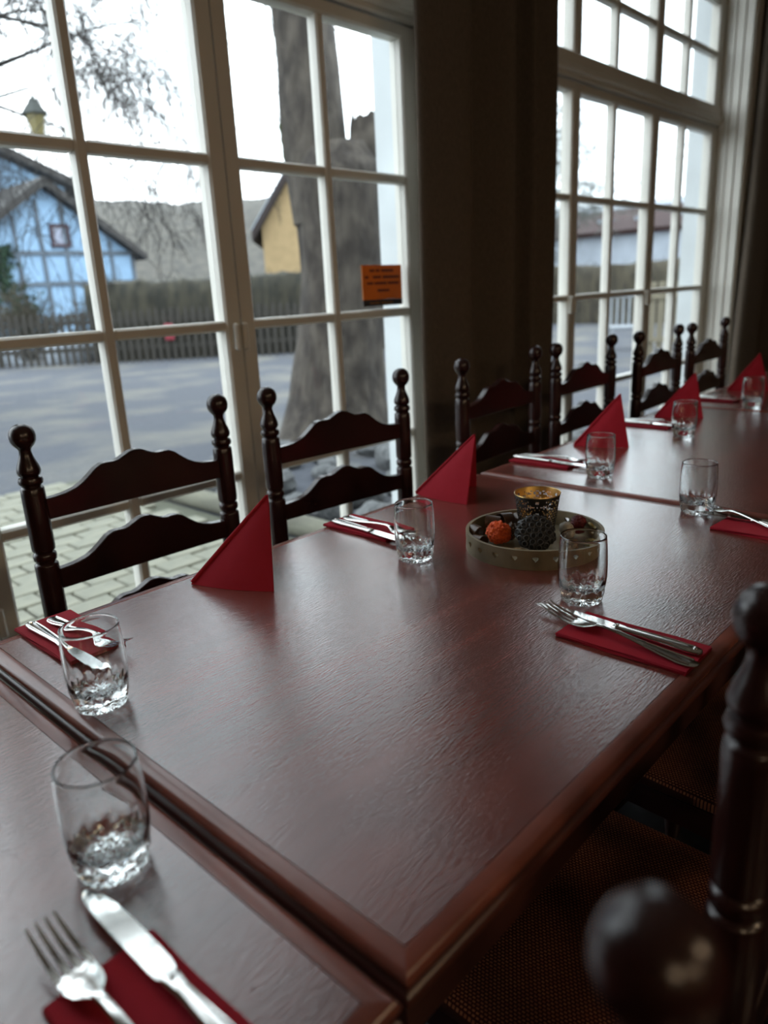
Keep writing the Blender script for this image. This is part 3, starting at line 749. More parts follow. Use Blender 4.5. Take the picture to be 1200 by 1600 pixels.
# ------------------------------------------------------------------ tray with decorations
TX, TY, TR, TH = 0.800, 0.397, 0.121, 0.034
tray = thing('round_tray', 'round wooden tray with heart cut-outs in its rim', 'tray', (TX, TY, T+0.0002))
MB().lathe([(TR-0.008, 0.006), (TR-0.002, 0.005), (TR-0.002, 0.0), (TR-0.006, 0.0)], 72).build('tray_base', 'tray_wood', tray)
def heart_wall():
    ncell = 22; w = 2*PI*TR/ncell
    bm = bmesh.new()
    def loop(ps):
        vs = [bm.verts.new((x, y, 0)) for x, y in ps]
        return [bm.edges.new((vs[i], vs[(i+1) % len(vs)])) for i in range(len(vs))]
    nsub = 4; hw = w/2
    rect = [(-hw+w*i/nsub, 0) for i in range(nsub)] + [(hw, TH*j/3) for j in range(3)] + [(hw-w*i/nsub, TH) for i in range(nsub)] + [(-hw, TH-TH*j/3) for j in range(3)]
    hp = []
    for k in range(18):
        t_ = 2*PI*k/18
        hx = 16*math.sin(t_)**3; hy = 13*math.cos(t_)-5*math.cos(2*t_)-2*math.cos(3*t_)-math.cos(4*t_)
        hp.append((hx*0.00036, TH*0.56+hy*0.00036))
    e = loop(rect) + loop(hp)
    bmesh.ops.triangle_fill(bm, use_beauty=True, use_dissolve=False, edges=e)
    # drop faces filling the heart
    cx = [f for f in bm.faces if all(any(abs(v.co.x-a) < 1e-7 and abs(v.co.y-b) < 1e-7 for a, b in hp) for v in f.verts) and (f.calc_center_median().x**2 + (f.calc_center_median().y-TH*0.56)**2) < 0.0045**2]
    # keep only true heart-interior faces (both hole triangles)
    bmesh.ops.delete(bm, geom=cx, context='FACES')
    bm.verts.index_update()
    V = [v.co[:] for v in bm.verts]; F = [[v.index for v in f.verts] for f in bm.faces]; bm.free()
    mb = MB()
    for c in range(ncell):
        vs = []
        for x, y, _ in V:
            a = (x + c*w)/TR
            vs.append((TR*math.cos(a), TR*math.sin(a), y))
        mb.add(vs, F)
    me = bpy.data.meshes.new('tray_wall'); me.from_pydata(mb.v, [], mb.f)
    b2 = bmesh.new(); b2.from_mesh(me); bmesh.ops.remove_doubles(b2, verts=b2.verts, dist=1e-5); bmesh.ops.recalc_face_normals(b2, faces=b2.faces)
    # outward normals
    f0 = b2.faces[:][0]
    if f0.normal.dot(Vector((f0.calc_center_median().x, f0.calc_center_median().y, 0))) < 0: bmesh.ops.reverse_faces(b2, faces=b2.faces[:])
    b2.to_mesh(me); b2.free()
    me.materials.append(MATS['tray_wood'])
    o = bpy.data.objects.new('tray_wall', me); COL.objects.link(o); o.parent = tray
    md = o.modifiers.new('thick', 'SOLIDIFY'); md.thickness = 0.0055; md.offset = -1
    return o
heart_wall()

# perforated candle holder
cx_, cy_ = 0.826, 0.407
ca = thing('candle_holder', 'black perforated candle cup with golden inside on the tray', 'candle holder', (cx_, cy_, T+0.0066))
def cup():
    nu, nv, Hc = 120, 36, 0.086
    vs = []; fs = []
    for j in range(nv+1):
        f = j/nv; r = 0.0285 + 0.0122*f
        for i in range(nu):
            a = 2*PI*i/nu; vs.append((r*math.cos(a), r*math.sin(a), Hc*f))
    rr = random.Random(3)
    for j in range(nv):
        for i in range(nu):
            hole = False
            if 1 < j < nv-3:
                sector = (i//20) % 2
                if sector == 0 and 9 < j < 27:
                    hole = ((i+j) % 4 != 0) and ((i-j) % 4 != 0)
                else:
                    nval = noise.noise(Vector((abs((i % 20)-10)*0.55, j*0.55, (i//20 % 2)*7.3)))
                    hole = nval > 0.12 and (i % 5 != 0 or j % 3 != 0)
            if not hole: fs.append((j*nu+i, j*nu+(i+1) % nu, (j+1)*nu+(i+1) % nu, (j+1)*nu+i))
    c0 = len(vs); vs.append((0, 0, 0.0)); fs += [(c0, (i+1) % nu, i) for i in range(nu)]
    me = bpy.data.meshes.new('cup_wall'); me.from_pydata(vs, [], fs)
    me.materials.append(MATS['black_metal']); me.materials.append(MATS['gold_inside'])
    o = bpy.data.objects.new('cup_wall', me); COL.objects.link(o); o.parent = ca
    md = o.modifiers.new('thick', 'SOLIDIFY'); md.thickness = 0.0008; md.offset = -1; md.material_offset = 1; md.material_offset_rim = 0
    MB().ring([(0.0402, Hc-0.0022), (0.0415, Hc-0.001), (0.0411, Hc+0.0006), (0.0400, Hc)], 64).build('rim', 'gold_inside', ca)
cup()

def blob(r, sx, sy, sz, amp, freq, n=28, m=18, shape=None, seed=0):
    mb = MB(); vs = []; fs = []
    for j in range(m+1):
        ph = PI*j/m
        for i in range(n):
            a = 2*PI*i/n; d = Vector((math.sin(ph)*math.cos(a), math.sin(ph)*math.sin(a), math.cos(ph)))
            k = 1 + amp*noise.noise(d*freq+Vector((seed, 0, 0)))
            if shape: k *= shape(d)
            vs.append((d.x*r*sx*k, d.y*r*sy*k, d.z*r*sz*k))
    for j in range(m):
        for i in range(n): fs.append((j*n+i, (j+1)*n+i, (j+1)*n+(i+1) % n, j*n+(i+1) % n))
    return mb.add(vs, fs)
TZ = T + 0.0066
# lotus seed pod: dome with wells
pod = thing('seed_pod', 'black dried lotus seed pod leaning before the candle cup', 'seed pod', (0.764, 0.373, TZ+0.0295))
pod.scale = (1.08, 1.08, 1.08)
pod.rotation_euler = (Matrix.Rotation(math.radians(46), 3, Vector((0.65, -0.76, 0)))).to_euler()
MB().lathe([(0.012, 0.0165), (0.022, 0.0150), (0.0285, 0.0110), (0.0315, 0.0060), (0.0300, 0.0010), (0.024, -0.008), (0.015, -0.0155), (0.007, -0.019), (0.004, -0.0195)], 40,
           fn=lambda r, z, a: (r*(1+0.05*math.sin(a*9)+0.03*math.sin(a*5+1)), z)).build('pod_body', 'pod_black', pod)
wells = [(0, 0)] + [(0.0108, k*60+12) for k in range(6)] + [(0.0208, k*32.7+4) for k in range(11)] + [(0.0283, k*24+9) for k in range(15)]
for rr_, ad in wells:
    a = math.radians(ad); zt = 0.0170 if rr_ < 0.012 else (0.0170-0.0015*(rr_-0.012)/0.010 if rr_ < 0.022 else 0.0118)
    wx, wy = rr_*math.cos(a), rr_*math.sin(a)
    o = MB().ring([(0.0033, -0.0025), (0.0047, -0.002), (0.0051, 0.0009), (0.0039, 0.0015), (0.0033, 0.0)], 14).build('seed_well', 'pod_rim', pod)
    o.location = (wx, wy, zt); o.rotation_euler = (0, rr_*16, a)
    o.rotation_euler = (Matrix.Rotation(a, 3, 'Z') @ Matrix.Rotation(rr_*(10 if rr_ < 0.025 else 30), 3, 'Y')).to_euler()
    s = MB().lathe([(0.0012, 0.0006), (0.0033, 0.0002), (0.0033, -0.001)], 10).build('seed', 'pod_hole', o)
# orange rough pod
op = blob(0.0200, 1.30, 1.0, 1.0, 0.20, 6.0, 48, 30, shape=lambda d: 1.0-0.30*max(0, -d.x)**1.2, seed=2).build('orange_pod', 'orange_pod')
tag(op, 'bright orange rough dried pod on the left of the tray', 'dried pod'); op.location = (0.757, 0.447, TZ+0.0222); op.rotation_euler = (0.1, 0.28, math.radians(-52))
# dark red ball with pale shell
dr = blob(0.0135, 1, 1, 0.95, 0.25, 8, seed=5).build('dried_flower', 'dark_red'); tag(dr, 'dark red dried flower head at the right of the tray', 'dried flower'); dr.location = (0.892, 0.360, TZ+0.0210)
ps = blob(0.014, 1.25, 0.9, 0.9, 0.12, 3, seed=8).build('pale_pod', 'pale_shell'); tag(ps, 'greyish pale pod beside the dark red flower head', 'dried pod'); ps.location = (0.866, 0.370, TZ+0.0135); ps.rotation_euler = (0, 0.2, 0.8)
# gold star pieces
for k, (x, y, z, lab) in enumerate(((0.893, 0.330, 0.016, 'small gold-coloured star ornament at the right tray rim'), (0.868, 0.318, 0.004, 'small gold-coloured star ornament hidden behind the tumbler'))):
    mb = MB()
    outl = []
    for q in range(12):
        a = 2*PI*q/12; r = 0.013 if q % 2 == 0 else 0.006
        outl.append((r*math.cos(a), r*math.sin(a)))
    mb.prism(outl, 'z', -0.002, 0.002)
    o = mb.build('star_ornament', 'star_gold', None, False); tag(o, lab, 'ornament'); o.location = (x, y, TZ+z); o.rotation_euler = (0.9, 0.25, 0.8+k)
    if k: o.rotation_euler = (0, 0, 0.3)
pc = thing('pine_cone', 'small brown pine cone left of the candle cup', 'pine cone', (0.790, 0.438, TZ+0.0005))
MB().lathe([(0.002, 0.030), (0.006, 0.026), (0.009, 0.016), (0.008, 0.006), (0.004, 0.0)], 12).build('core', 'bronze_curl', pc)
for k in range(30):
    z = 0.004 + 0.024*k/30; a = k*2.4; r = 0.0135*math.sin(PI*(0.18+0.72*k/30))
    c_, s_ = math.cos(a), math.sin(a)
    def Q(rr_, ta, zz): return (rr_*c_ - ta*s_, rr_*s_ + ta*c_, zz)
    MB().add([Q(r*0.3, -.002, z), Q(r*0.3, .002, z), Q(r, .0042, z+.003), Q(r, -.0042, z+.003), Q(r*0.3, 0, z+.002), Q(r*1.05, 0, z+.0052)], [(0, 1, 2, 3), (0, 3, 5, 4), (1, 4, 5, 2), (0, 4, 1), (3, 2, 5)]).build('scale', 'bronze_curl', pc, False)
# curled bronze leaves and straw chips
def curl(r, turns, w, th, seed):
    secs = []; n = 22
    for i in range(n+1):
        f = i/n; a = f*turns*2*PI; rr_ = r*(1-0.35*f)
        c, s = math.cos(a), math.sin(a); ww = w*(0.55+0.45*math.sin(PI*min(1, f*1.15+0.08)))
        secs.append([((rr_-th)*c, -ww/2, (rr_-th)*s), (rr_*c, -ww/2, rr_*s), (rr_*c, ww/2, rr_*s), ((rr_-th)*c, ww/2, (rr_-th)*s)])
    return MB().loft(secs)
for k, (x, y, r, rz, lab) in enumerate(((0.795, 0.484, 0.019, 0.6, 'curled bronze leaf at the back left of the tray'), (0.836, 0.482, 0.017, 1.4, 'curled bronze leaf behind the candle cup'),
                                     (0.876, 0.440, 0.016, 2.2, 'curled bronze leaf right behind the candle cup'), (0.752, 0.487, 0.016, 2.9, 'curled bronze leaf beside the orange pod'), (0.722, 0.462, 0.013, 0.2, 'curled bronze leaf at the far left of the tray'), (0.862, 0.412+0.055, 0.015, 2.6, 'curled bronze leaf at the back right of the tray'))):
    o = curl(r, 0.85, 0.028, 0.0012, k).build('curled_leaf', 'bronze_curl'); tag(o, lab, 'dried leaf', 'curled leaves on the tray'); o.location = (x, y, TZ+r); o.rotation_euler = (0.15, 0.5*k, rz)
for k, (x, y, rz, L, lab) in enumerate(((0.733, 0.418, -0.95, 0.036, 'pale wooden chip before the orange pod'), (0.728, 0.440, -1.25, 0.028, 'pale wooden chip at the left tray rim'), (0.744, 0.396, -0.75, 0.032, 'pale wooden chip at the front of the tray'), (0.845, 0.342, 0.5, 0.030, 'pale wooden chip right of the seed pod'), (0.716, 0.428, -1.6, 0.026, 'pale wooden chip close to the left tray rim'), (0.727, 0.398, -0.4, 0.030, 'pale wooden chip at the front left tray rim'), (0.815, 0.335, 0.9, 0.028, 'pale wooden chip behind the front tumbler'))):
    o = MB().loft([[(x_, -w, 0), (x_, w, 0), (x_, w*0.6, 0.003+q), (x_, -w*0.6, 0.003+q)] for x_, w, q in ((-L/2, 0.002, 0.0), (-L/4, 0.0055, 0.002), (0, 0.0065, 0.003), (L/4, 0.005, 0.002), (L/2, 0.0012, 0.0))]).build('wood_chip', 'straw', None, True, 40)
    tag(o, lab, 'wood chip', 'pale chips on the tray'); o.location = (x, y, TZ+0.0002); o.rotation_euler = (0, 0, rz)

# ------------------------------------------------------------------ unseen lamps added behind the camera as warm fill for the interior
for x, y, lab in ((-1.6, -2.3, 'added cream fill lamp over the left of the room'), (1.1, -2.3, 'added cream fill lamp over the middle of the room'), (-0.3, -3.6, 'added cream fill lamp over the back of the room')):
    l = thing('fill_lamp', lab, 'lamp', (x, y, 0), group='added fill lamps')
    MB().tube([(0, 0, ZC), (0, 0, 2.35)], [0.004, 0.004], 8).build('cord', 'cord_black', l)
    MB().ring([(0.05, 2.36), (0.20, 2.10), (0.205, 2.10), (0.055, 2.365)], 32).build('lamp_shade', 'shade_cream', l)
    MB().lathe([(0.006, 2.33), (0.018, 2.30), (0.036, 2.24), (0.036, 2.20), (0.02, 2.17), (0.004, 2.165)], 16).build('fill_bulb', 'fill_bulb', l)
    ld = bpy.data.lights.new('fill_light', 'POINT'); ld.energy = 22; ld.color = (1.0, 0.76, 0.50); ld.shadow_soft_size = 0.18
    lo = bpy.data.objects.new('fill_light', ld); COL.objects.link(lo); lo.parent = l; lo.location = (0, 0, 2.09)

# ------------------------------------------------------------------ outdoors
G = T - 0.85             # ground level
struct('ground', MB().add([(-80, YO, G), (160, YO, G), (160, 200, G), (-80, 200, G), (-80, YO, G-0.3), (160, YO, G-0.3), (160, 200, G-0.3), (-80, 200, G-0.3)], [(0, 1, 2, 3), (7, 6, 5, 4), (0, 4, 5, 1), (1, 5, 6, 2), (2, 6, 7, 3), (3, 7, 4, 0)]), 'ground_gravel', 'grey gravel yard with pale patches outside')
pv = MB().box(-0.9, 2.16, YO+0.02, 5.25, G-0.02, G+0.012).build('pavement', 'paver_joint', None, False)
pv['kind'] = 'structure'; pv['label'] = 'pale paved strip along the window outside'
pms = [MB().bbox(-0.1, 0.1, -0.068, 0.068, 0, 0.030+0.003*k, 0.006).mesh('paver', 'paver', False) for k in range(3)]
yy = 2.30; row = 0
while yy < 5.15 :
    xx = 0.25 + (0.105 if row % 2 else 0)
    while xx < 2.05:
        o = bpy.data.objects.new('paver', rnd.choice(pms)); COL.objects.link(o); o.parent = pv
        o.location = (xx, yy, G+0.006+rnd.uniform(-.002, .002)); o.rotation_euler = (rnd.uniform(-.01, .01), rnd.uniform(-.01, .01), rnd.uniform(-.015, .015)); xx += 0.212
    yy += 0.148; row += 1
lg = MB().tube([(2.24, 2.3, G+0.06), (2.235, 3.4, G+0.062), (2.23, 4.3, G+0.06), (2.25, 5.2, G+0.06)], [0.062, 0.066, 0.06, 0.058], 12).build('timber_edging', 'log_pale')
tag(lg, 'pale log edging between the paving and the stones', 'log')
# stones
sms = [blob(1, 1.2, 0.9, 0.62, 0.30, 1.6, 14, 9, seed=s*3.1).mesh('stone', 'stone_grey') for s in range(4)]
placed = []
tries = 0
while len(placed) < 70 and tries < 4000:
    tries += 1
    x, y = rnd.uniform(2.42, 5.6), rnd.uniform(2.35, 4.55); r = rnd.uniform(0.08, 0.21)
    if math.hypot(x-4.5, y-4.88) < 0.85+r: continue
    if any(math.hypot(x-a, y-b) < (r+c)*1.25 for a, b, c in placed): continue
    if x - 1.25*r < 2.32: continue
    placed.append((x, y, r))
    o = bpy.data.objects.new('stone', sms[len(placed) % 4]); COL.objects.link(o)
    o.location = (x, y, G+r*0.42); o.scale = (r, r, r); o.rotation_euler = (0, 0, rnd.uniform(0, 6))
    tag(o, 'rounded grey stone lying around the big tree outside', 'stone', 'stones around the big tree')

# big tree with broken second stem
tree = thing('big_tree', 'thick old tree trunk forking into stem and broken stub outside', 'tree', (4.5, 4.88, G))
def barkfn(a, p):
    return 1 + 0.10*noise.noise(Vector((math.cos(a)*2.2, math.sin(a)*2.2, p.z*0.9))) + 0.05*noise.noise(Vector((math.cos(a)*7, math.sin(a)*7, p.z*1.4)))
def dense(P, R, k=6):
    pts, rd = [], []
    for i in range(len(P)-1):
        for j in range(k):
            f = j/k; pts.append(Vector(P[i]).lerp(Vector(P[i+1]), f)); rd.append(R[i]+(R[i+1]-R[i])*f)
    pts.append(Vector(P[-1])); rd.append(R[-1]); return pts, rd
# offsets are given along the direction to the right seen from the room
rv = Vector((0.72, -0.69, 0))
def off(d, z): return tuple(rv*d + Vector((0, 0, z)))
P, R = dense([off(0.02, -0.05), off(0.05, 0.35), off(0.10, 0.9), off(0.145, 1.4), off(0.16, 2.0), off(0.16, 2.3), off(0.16, 2.52)], [0.58, 0.45, 0.39, 0.375, 0.40, 0.42, 0.30])
MB().tube(P, R, 28, barkfn).build('trunk', 'bark', tree, True, 70)
P, R = dense([off(0.02, 1.9), off(-0.01, 2.5), off(-0.03, 3.1), off(-0.07, 3.7), off(-0.2, 4.8), off(-0.2, 6.2), off(-0.45, 7.6)], [0.28, 0.27, 0.255, 0.245, 0.22, 0.17, 0.09])
MB().tube(P, R, 22, barkfn).build('stem', 'bark', tree, True, 70)
P, R = dense([off(0.28, 1.8), off(0.40, 2.2), off(0.46, 2.5), off(0.50, 2.74)], [0.26, 0.20, 0.19, 0.17])
mb = MB().tube(P, R, 20, barkfn)
mb.v = [(x, y, z + (0.16*noise.noise(Vector((x*11, y*11, 3))) + 0.22*(Vector((x, y, 0)).dot(rv)-0.48) if z > 2.6 else 0)) for x, y, z in mb.v]
mb.build('broken_stub', 'bark', tree, True, 70)
def branches(root, pts_dirs, L0, r0, depth, seed, droop, m, name, sub=3, nseg=4, spread=0.8, rmin=0.0045):
    rr_ = random.Random(seed); mb = MB()
    def grow(p, d, L, r, dep):
        pts = [p]; rads = [r]; q = p.copy(); dd = d.copy()
        for k in range(nseg):
            dd = (dd + Vector((rr_.gauss(0, .16), rr_.gauss(0, .16), rr_.gauss(0, .12) - droop*(depth-dep+1)*0.25))).normalized()
            q = q + dd*(L/nseg); pts.append(q.copy()); rads.append(max(rmin, r*(1-0.75*(k+1)/nseg)))
        mb.tube(pts, rads, 5 if dep > 1 else 3)
        if dep > 0:
            for s in range(sub + (1 if dep > 1 else 0)):
                k = rr_.randint(1, nseg); nd = (dd*0.6 + Vector((rr_.gauss(0, spread), rr_.gauss(0, spread), rr_.gauss(0, spread*0.7)))).normalized()
                grow(pts[k], nd, L*rr_.uniform(.5, .75), max(0.003, rads[k]*0.7), dep-1)
    for p, d in pts_dirs: grow(Vector(p), Vector(d).normalized(), L0, r0, depth)
    o = mb.build(name, m, root, True, 80); o['kind'] = 'stuff'; return o
branches(tree, [(off(-0.2, 4.4), off(-1, .5)), (off(-0.2, 4.9), (0.6, .6, .7)), (off(-0.2, 6.0), off(1, .4)), (off(-0.3, 7.0), off(-.6, .6)), (off(-0.07, 3.6), off(0.9, 0.75)), (off(-0.2, 5.6), (0.2, 1, .4))], 1.9, 0.07, 4, 11, 0.10, 'twig', 'branches')
ms = blob(0.09, 1, 1, 2.4, 0.4, 2.5, seed=4).build('moss_patch', 'moss', tree); ms.location = off(-0.25, 2.62); ms.scale = (0.7, 0.7, 1)

# bare tree whose twigs hang into the upper left panes
bt = thing('bare_tree', 'bare drooping tree whose twigs fill the upper left panes', 'tree', (2.3, 10.5, G))
P, R = dense([(0, 0, -0.05), (0.05, 0, 1.2), (-0.02, 0.1, 2.6), (0.1, 0.05, 4.0), (0.05, 0.0, 5.4), (0.2, 0.1, 6.8)], [0.24, 0.18, 0.16, 0.13, 0.10, 0.05])
MB().tube(P, R, 14, barkfn).build('trunk', 'bark', bt, True, 70)
pd = []
for z, a in ((3.2, -20), (3.6, -55), (4.1, -5), (4.5, -80), (4.9, -35), (5.4, 20), (5.9, -60), (6.5, -20), (4.3, 60), (5.1, 120), (6.0, 190), (5.0, 250)):
    pd.append(((0.05, 0.03, z), (math.cos(math.radians(a)), math.sin(math.radians(a)), 0.45)))
branches(bt, pd, 2.7, 0.07, 5, 5, 0.20, 'twig', 'branches', 3, 4, 0.75, 0.0040)
# pale trees seen through the second window
for k, (x, y, sc_, lab) in enumerate(((25.0, 15.5, 1.25, 'pale bare tree beyond the second window, left'), (26.5, 7.2, 1.15, 'pale bare tree beyond the second window, right'))):
    t2 = thing('bare_tree', lab, 'tree', (x, y, G))
    P, R = dense([(0, 0, -0.05), (0.05, 0, 1.6), (0, 0.1, 3.4), (0.1, 0, 6.5)], [0.20, 0.15, 0.12, 0.04])
    MB().tube(P, R, 10, barkfn).build('trunk', 'twig_pale', t2, True, 70)
    branches(t2, [((0.05, 0.03, 2.2+0.4*i), (math.cos(i*2.4+k), math.sin(i*2.4+k), 0.7)) for i in range(11)], 2.2, 0.05, 4, 20+k, 0.05, 'twig_pale', 'branches', 4, 4, 0.7, 0.008)

# street lantern on a bracket
ln = thing('street_lantern', 'dark lantern with yellowish glass on a bracket outside', 'lantern', (3.04, 7.0, T+2.0))
MB().lathe([(0.006, 0.27), (0.02, 0.25), (0.045, 0.235), (0.05, 0.215), (0.115, 0.13), (0.12, 0.115), (0.075, 0.11)], 6).build('lantern_cap', 'lamp_metal', ln, False)
MB().lathe([(0.088, 0.11), (0.052, -0.05), (0.02, -0.06)], 6).build('lantern_glass', 'lamp_glass', ln, False)
MB().tube([(0, 0, 0.25), (-0.02, 0.02, 0.33), (-0.3, 0.3, 0.24), (-0.85, 0.75, 0.16)], [0.012, 0.012, 0.014, 0.016], 8).build('bracket', 'lamp_metal', ln)
MB().tube([(-0.85, 0.75, G-T-2.0), (-0.85, 0.75, -1.2), (-0.85, 0.75, 0.42)], [0.05, 0.036, 0.03], 10).build('pole', 'lamp_metal', ln)

# picket fence and hedge
f0, f1 = Vector((3.4, 20.7, G)), Vector((14.6, 9.5, G)); fd = (f1-f0).normalized(); fl_ = (f1-f0).length; fn_ = Vector((fd.y, -fd.x, 0))
fn_ = Vector((0.707, 0.707, 0))
fe = thing('picket_fence', 'brown picket fence along the far side of the yard', 'fence', f0, math.atan2(fd.y, fd.x))
pk = MB().prism([(-0.042, 0.0), (0.042, 0.0), (0.042, 1.10), (0, 1.17), (-0.042, 1.10)], 'y', -0.012, 0.012).mesh('picket', 'picket', False)
x = 0.1
while x < fl_:
    o = bpy.data.objects.new('picket', pk); COL.objects.link(o); o.parent = fe; o.location = (x, -0.03, rnd.uniform(-.02, .01)); x += 0.165
for z in (0.28, 0.88): MB().box(0, fl_, -0.016, 0.03, z, z+0.09).build('rail', 'picket', fe, False)
x = 0.0
while x < fl_+.1: MB().box(x-0.05, x+0.05, 0.03, 0.13, -0.02, 1.15).build('fence_post', 'picket', fe, False); x += 2.0
rb = MB().bbox(-0.10, 0.10, -0.10, 0, 0, 0.36, 0.02).build('red_box', 'red_plastic'); tag(rb, 'small red box hanging on the picket fence', 'box')
pr_ = f0 + fd*7.95 - fn_*0.045; rb.location = (pr_.x, pr_.y, G+0.45); rb.rotation_euler = (0, 0, math.atan2(fd.y, fd.x))

def hedge(a, b, w, h, m, lab, seed, name='hedge', amp=1.0):
    a, b = Vector(a), Vector(b); d = (b-a); L = d.length; d.normalize()
    nx, nyv = max(8, int(L/0.16)), 5
    o = thing(name, lab, 'hedge', (a.x, a.y, G), math.atan2(d.y, d.x))
    # closed cross section swept with strong irregularity
    secs = []
    prof = [(-w/2, -0.02), (-w/2, h*0.2), (-w/2, h*0.4), (-w/2, h*0.6), (-w/2, h*0.8), (-w*0.44, h*0.97), (-w*0.2, h), (w*0.2, h), (w*0.44, h*0.97), (w/2, h*0.6), (w/2, h*0.2), (w/2, -0.02)]
    for i in range(nx+1):
        xx = L*i/nx; loop = []
        for (y, z) in prof:
            q = Vector((xx*2.1, y*2.1, z*2.1+seed))
            n1 = amp*(noise.noise(q)*0.14 + noise.noise(q*2.7)*0.10)
            loop.append((xx, y*(1+n1*0.9), max(-0.02, z*(1+n1*0.35) - (0 if amp == 1 else 0.5*z*abs(2*xx/L-1)**2.2))))
        secs.append(loop)
    MB().loft(secs).build('foliage', m, o, True, 80)
    mb = MB(); rr_ = random.Random(int(seed))
    for _ in range(int(L*26)):
        xx = rr_.uniform(0, L); y = rr_.uniform(-w/2, w/2); z = rr_.uniform(h*0.1, h); 
        face = rr_.random() < 0.7
        p = Vector((xx, -w/2 if face else y, z if face else h)); q = p + Vector((rr_.gauss(0, .10), -rr_.uniform(.02, .16) if face else rr_.gauss(0, .08), rr_.uniform(.02, .22)))
        mb.tube([p, q], [0.010, 0.003], 3)
    t_ = mb.build('twigs', m, o, False); t_['kind'] = 'stuff'
    return o
a = f0 + fd*6.0 + fn_*0.9; b = f0 + fd*15.9 + fn_*0.9
hedge(a, b, 1.0, 1.78, 'hedge', 'dark olive hedge behind the picket fence', 3)
for k, (d_, L_, lab) in enumerate(((2.7, 1.3, 'low white snow bank behind the fence, left'), (5.15, 0.6, 'low white snow bank behind the fence, right'))):
    p_ = f0 + fd*d_ + fn_*1.2
    o = blob(1, L_, 0.55, 0.62, 0.25, 2.2, 24, 14, seed=40+k).build('snow_bank', 'snow'); tag(o, lab, 'snow bank', 'snow banks behind the fence')
    o.location = (p_.x, p_.y, G+0.05); o.rotation_euler = (0, 0, math.atan2(fd.y, fd.x))
for k, (d_, lab) in enumerate(((3.6, 'bare brown shrub before the blue house, left'), (5.9, 'bare brown shrub before the blue house, right'))):
    p_ = f0 + fd*d_ + fn_*2.7
    o = thing('shrub', lab, 'shrub', (p_.x, p_.y, G), group='bare shrubs behind the fence')
    branches(o, [((0.1*math.cos(q*2.4), 0.1*math.sin(q*2.4), 0), (0.45*math.cos(q*2.4), 0.45*math.sin(q*2.4), 1)) for q in range(14)], 1.15, 0.03, 3, 60+k, -0.02, 'hedge_dry', 'branches', 3, 4, 0.6, 0.010)
hedge((21.8, 15.6), (21.8, 2.4), 1.0, 1.72, 'hedge_dry', 'brown hedge seen through the second window', 17)

# hill
mb = MB(); vs = []; fs = []; na, nr = 110, 14
for i in range(na+1):
    th = math.radians(36 + 74*i/na); deg = 36 + 74*i/na
    hp = max(0.0, min(1.0, (deg-38)/9)); hp = hp*hp*(3-2*hp)
    for j in range(nr+1):
        r = 46 + 70*j/nr; f = min(1, j/8); f = f*f*(3-2*f)
        h = hp*f*(11.6 + 1.2*noise.noise(Vector((deg*0.08, 0, 0))) + 0.3*noise.noise(Vector((deg*0.9, j*0.4, 1))) + 0.22*noise.noise(Vector((deg*5.3, j*3, 5))))
        vs.append((r*math.cos(th), r*math.sin(th), G-0.1+h))
for i in range(na):
    for j in range(nr): a = i*(nr+1)+j; fs.append((a, a+1, a+nr+2, a+nr+1))
hl = MB().add(vs, fs).build('hill', 'hill', None, True, 80); hl['kind'] = 'structure'; hl['label'] = 'grey-brown wooded hill on the horizon'

# half-timbered blue house
hs = thing('timber_house', 'light blue half-timbered house with grey roof outside at left', 'house', (11.0, 25.0, G))
hw_, ez, pz, hd_ = 2.85, 2.98, 4.95, 5.0
MB().prism([(-hw_, -0.05), (hw_, -0.05), (hw_, ez), (0, pz), (-hw_, ez)], 'y', 0, hd_).build('gable_wall', 'house_blue', hs, False)
for zz in (0.95, 2.02, 2.98):
    MB().box(-hw_, hw_, -0.05, 0.0, zz-0.07, zz+0.07).build('timber', 'timber', hs, False)
for xx in (-2.88, -1.95, -1.05, -0.25, 0.55, 1.35, 2.1, 2.88):
    top = min(ez + (pz-ez)*(1-abs(xx)/hw_) - 0.1, 4.6)
    MB().box(xx-0.06, xx+0.06, -0.052, 0.0, 0, top).build('timber', 'timber', hs, False)
for s in (-1, 1):
    sl_ = (pz-ez)/hw_
    a0, a1 = (s*(hw_+0.38), ez-0.38*sl_), (0, pz)
    MB().prism([(a0[0], a0[1]+0.02), (a1[0], a1[1]+0.02), (a1[0], a1[1]+0.30), (a0[0], a0[1]+0.24)], 'y', -0.45, hd_+0.3).build('roof_slope', 'roof_grey', hs, False)
wo_ = MB().add([(-.02+.1, -.09, 3.16), (.62+.1, -.09, 3.16), (.62+.1, -.09, 3.88), (-.02+.1, -.09, 3.88), (.08+.1, -.09, 3.26), (.52+.1, -.09, 3.26), (.52+.1, -.09, 3.78), (.08+.1, -.09, 3.78),
                (-.02+.1, 0, 3.16), (.62+.1, 0, 3.16), (.62+.1, 0, 3.88), (-.02+.1, 0, 3.88), (.08+.1, 0, 3.26), (.52+.1, 0, 3.26), (.52+.1, 0, 3.78), (.08+.1, 0, 3.78)],
               [(0, 1, 5, 4), (1, 2, 6, 5), (2, 3, 7, 6), (3, 0, 4, 7), (0, 8, 9, 1), (1, 9, 10, 2), (2, 10, 11, 3), (3, 11, 8, 0), (4, 5, 13, 12), (5, 6, 14, 13), (6, 7, 15, 14), (7, 4, 12, 15), (8, 12, 13, 9), (9, 13, 14, 10), (10, 14, 15, 11), (11, 15, 12, 8)]).build('window', 'window_maroon', hs, False)
MB().box(.18, .62, -.04, -.02, 3.26, 3.78).build('pane', 'pane_far', wo_, False)
mb = MB()
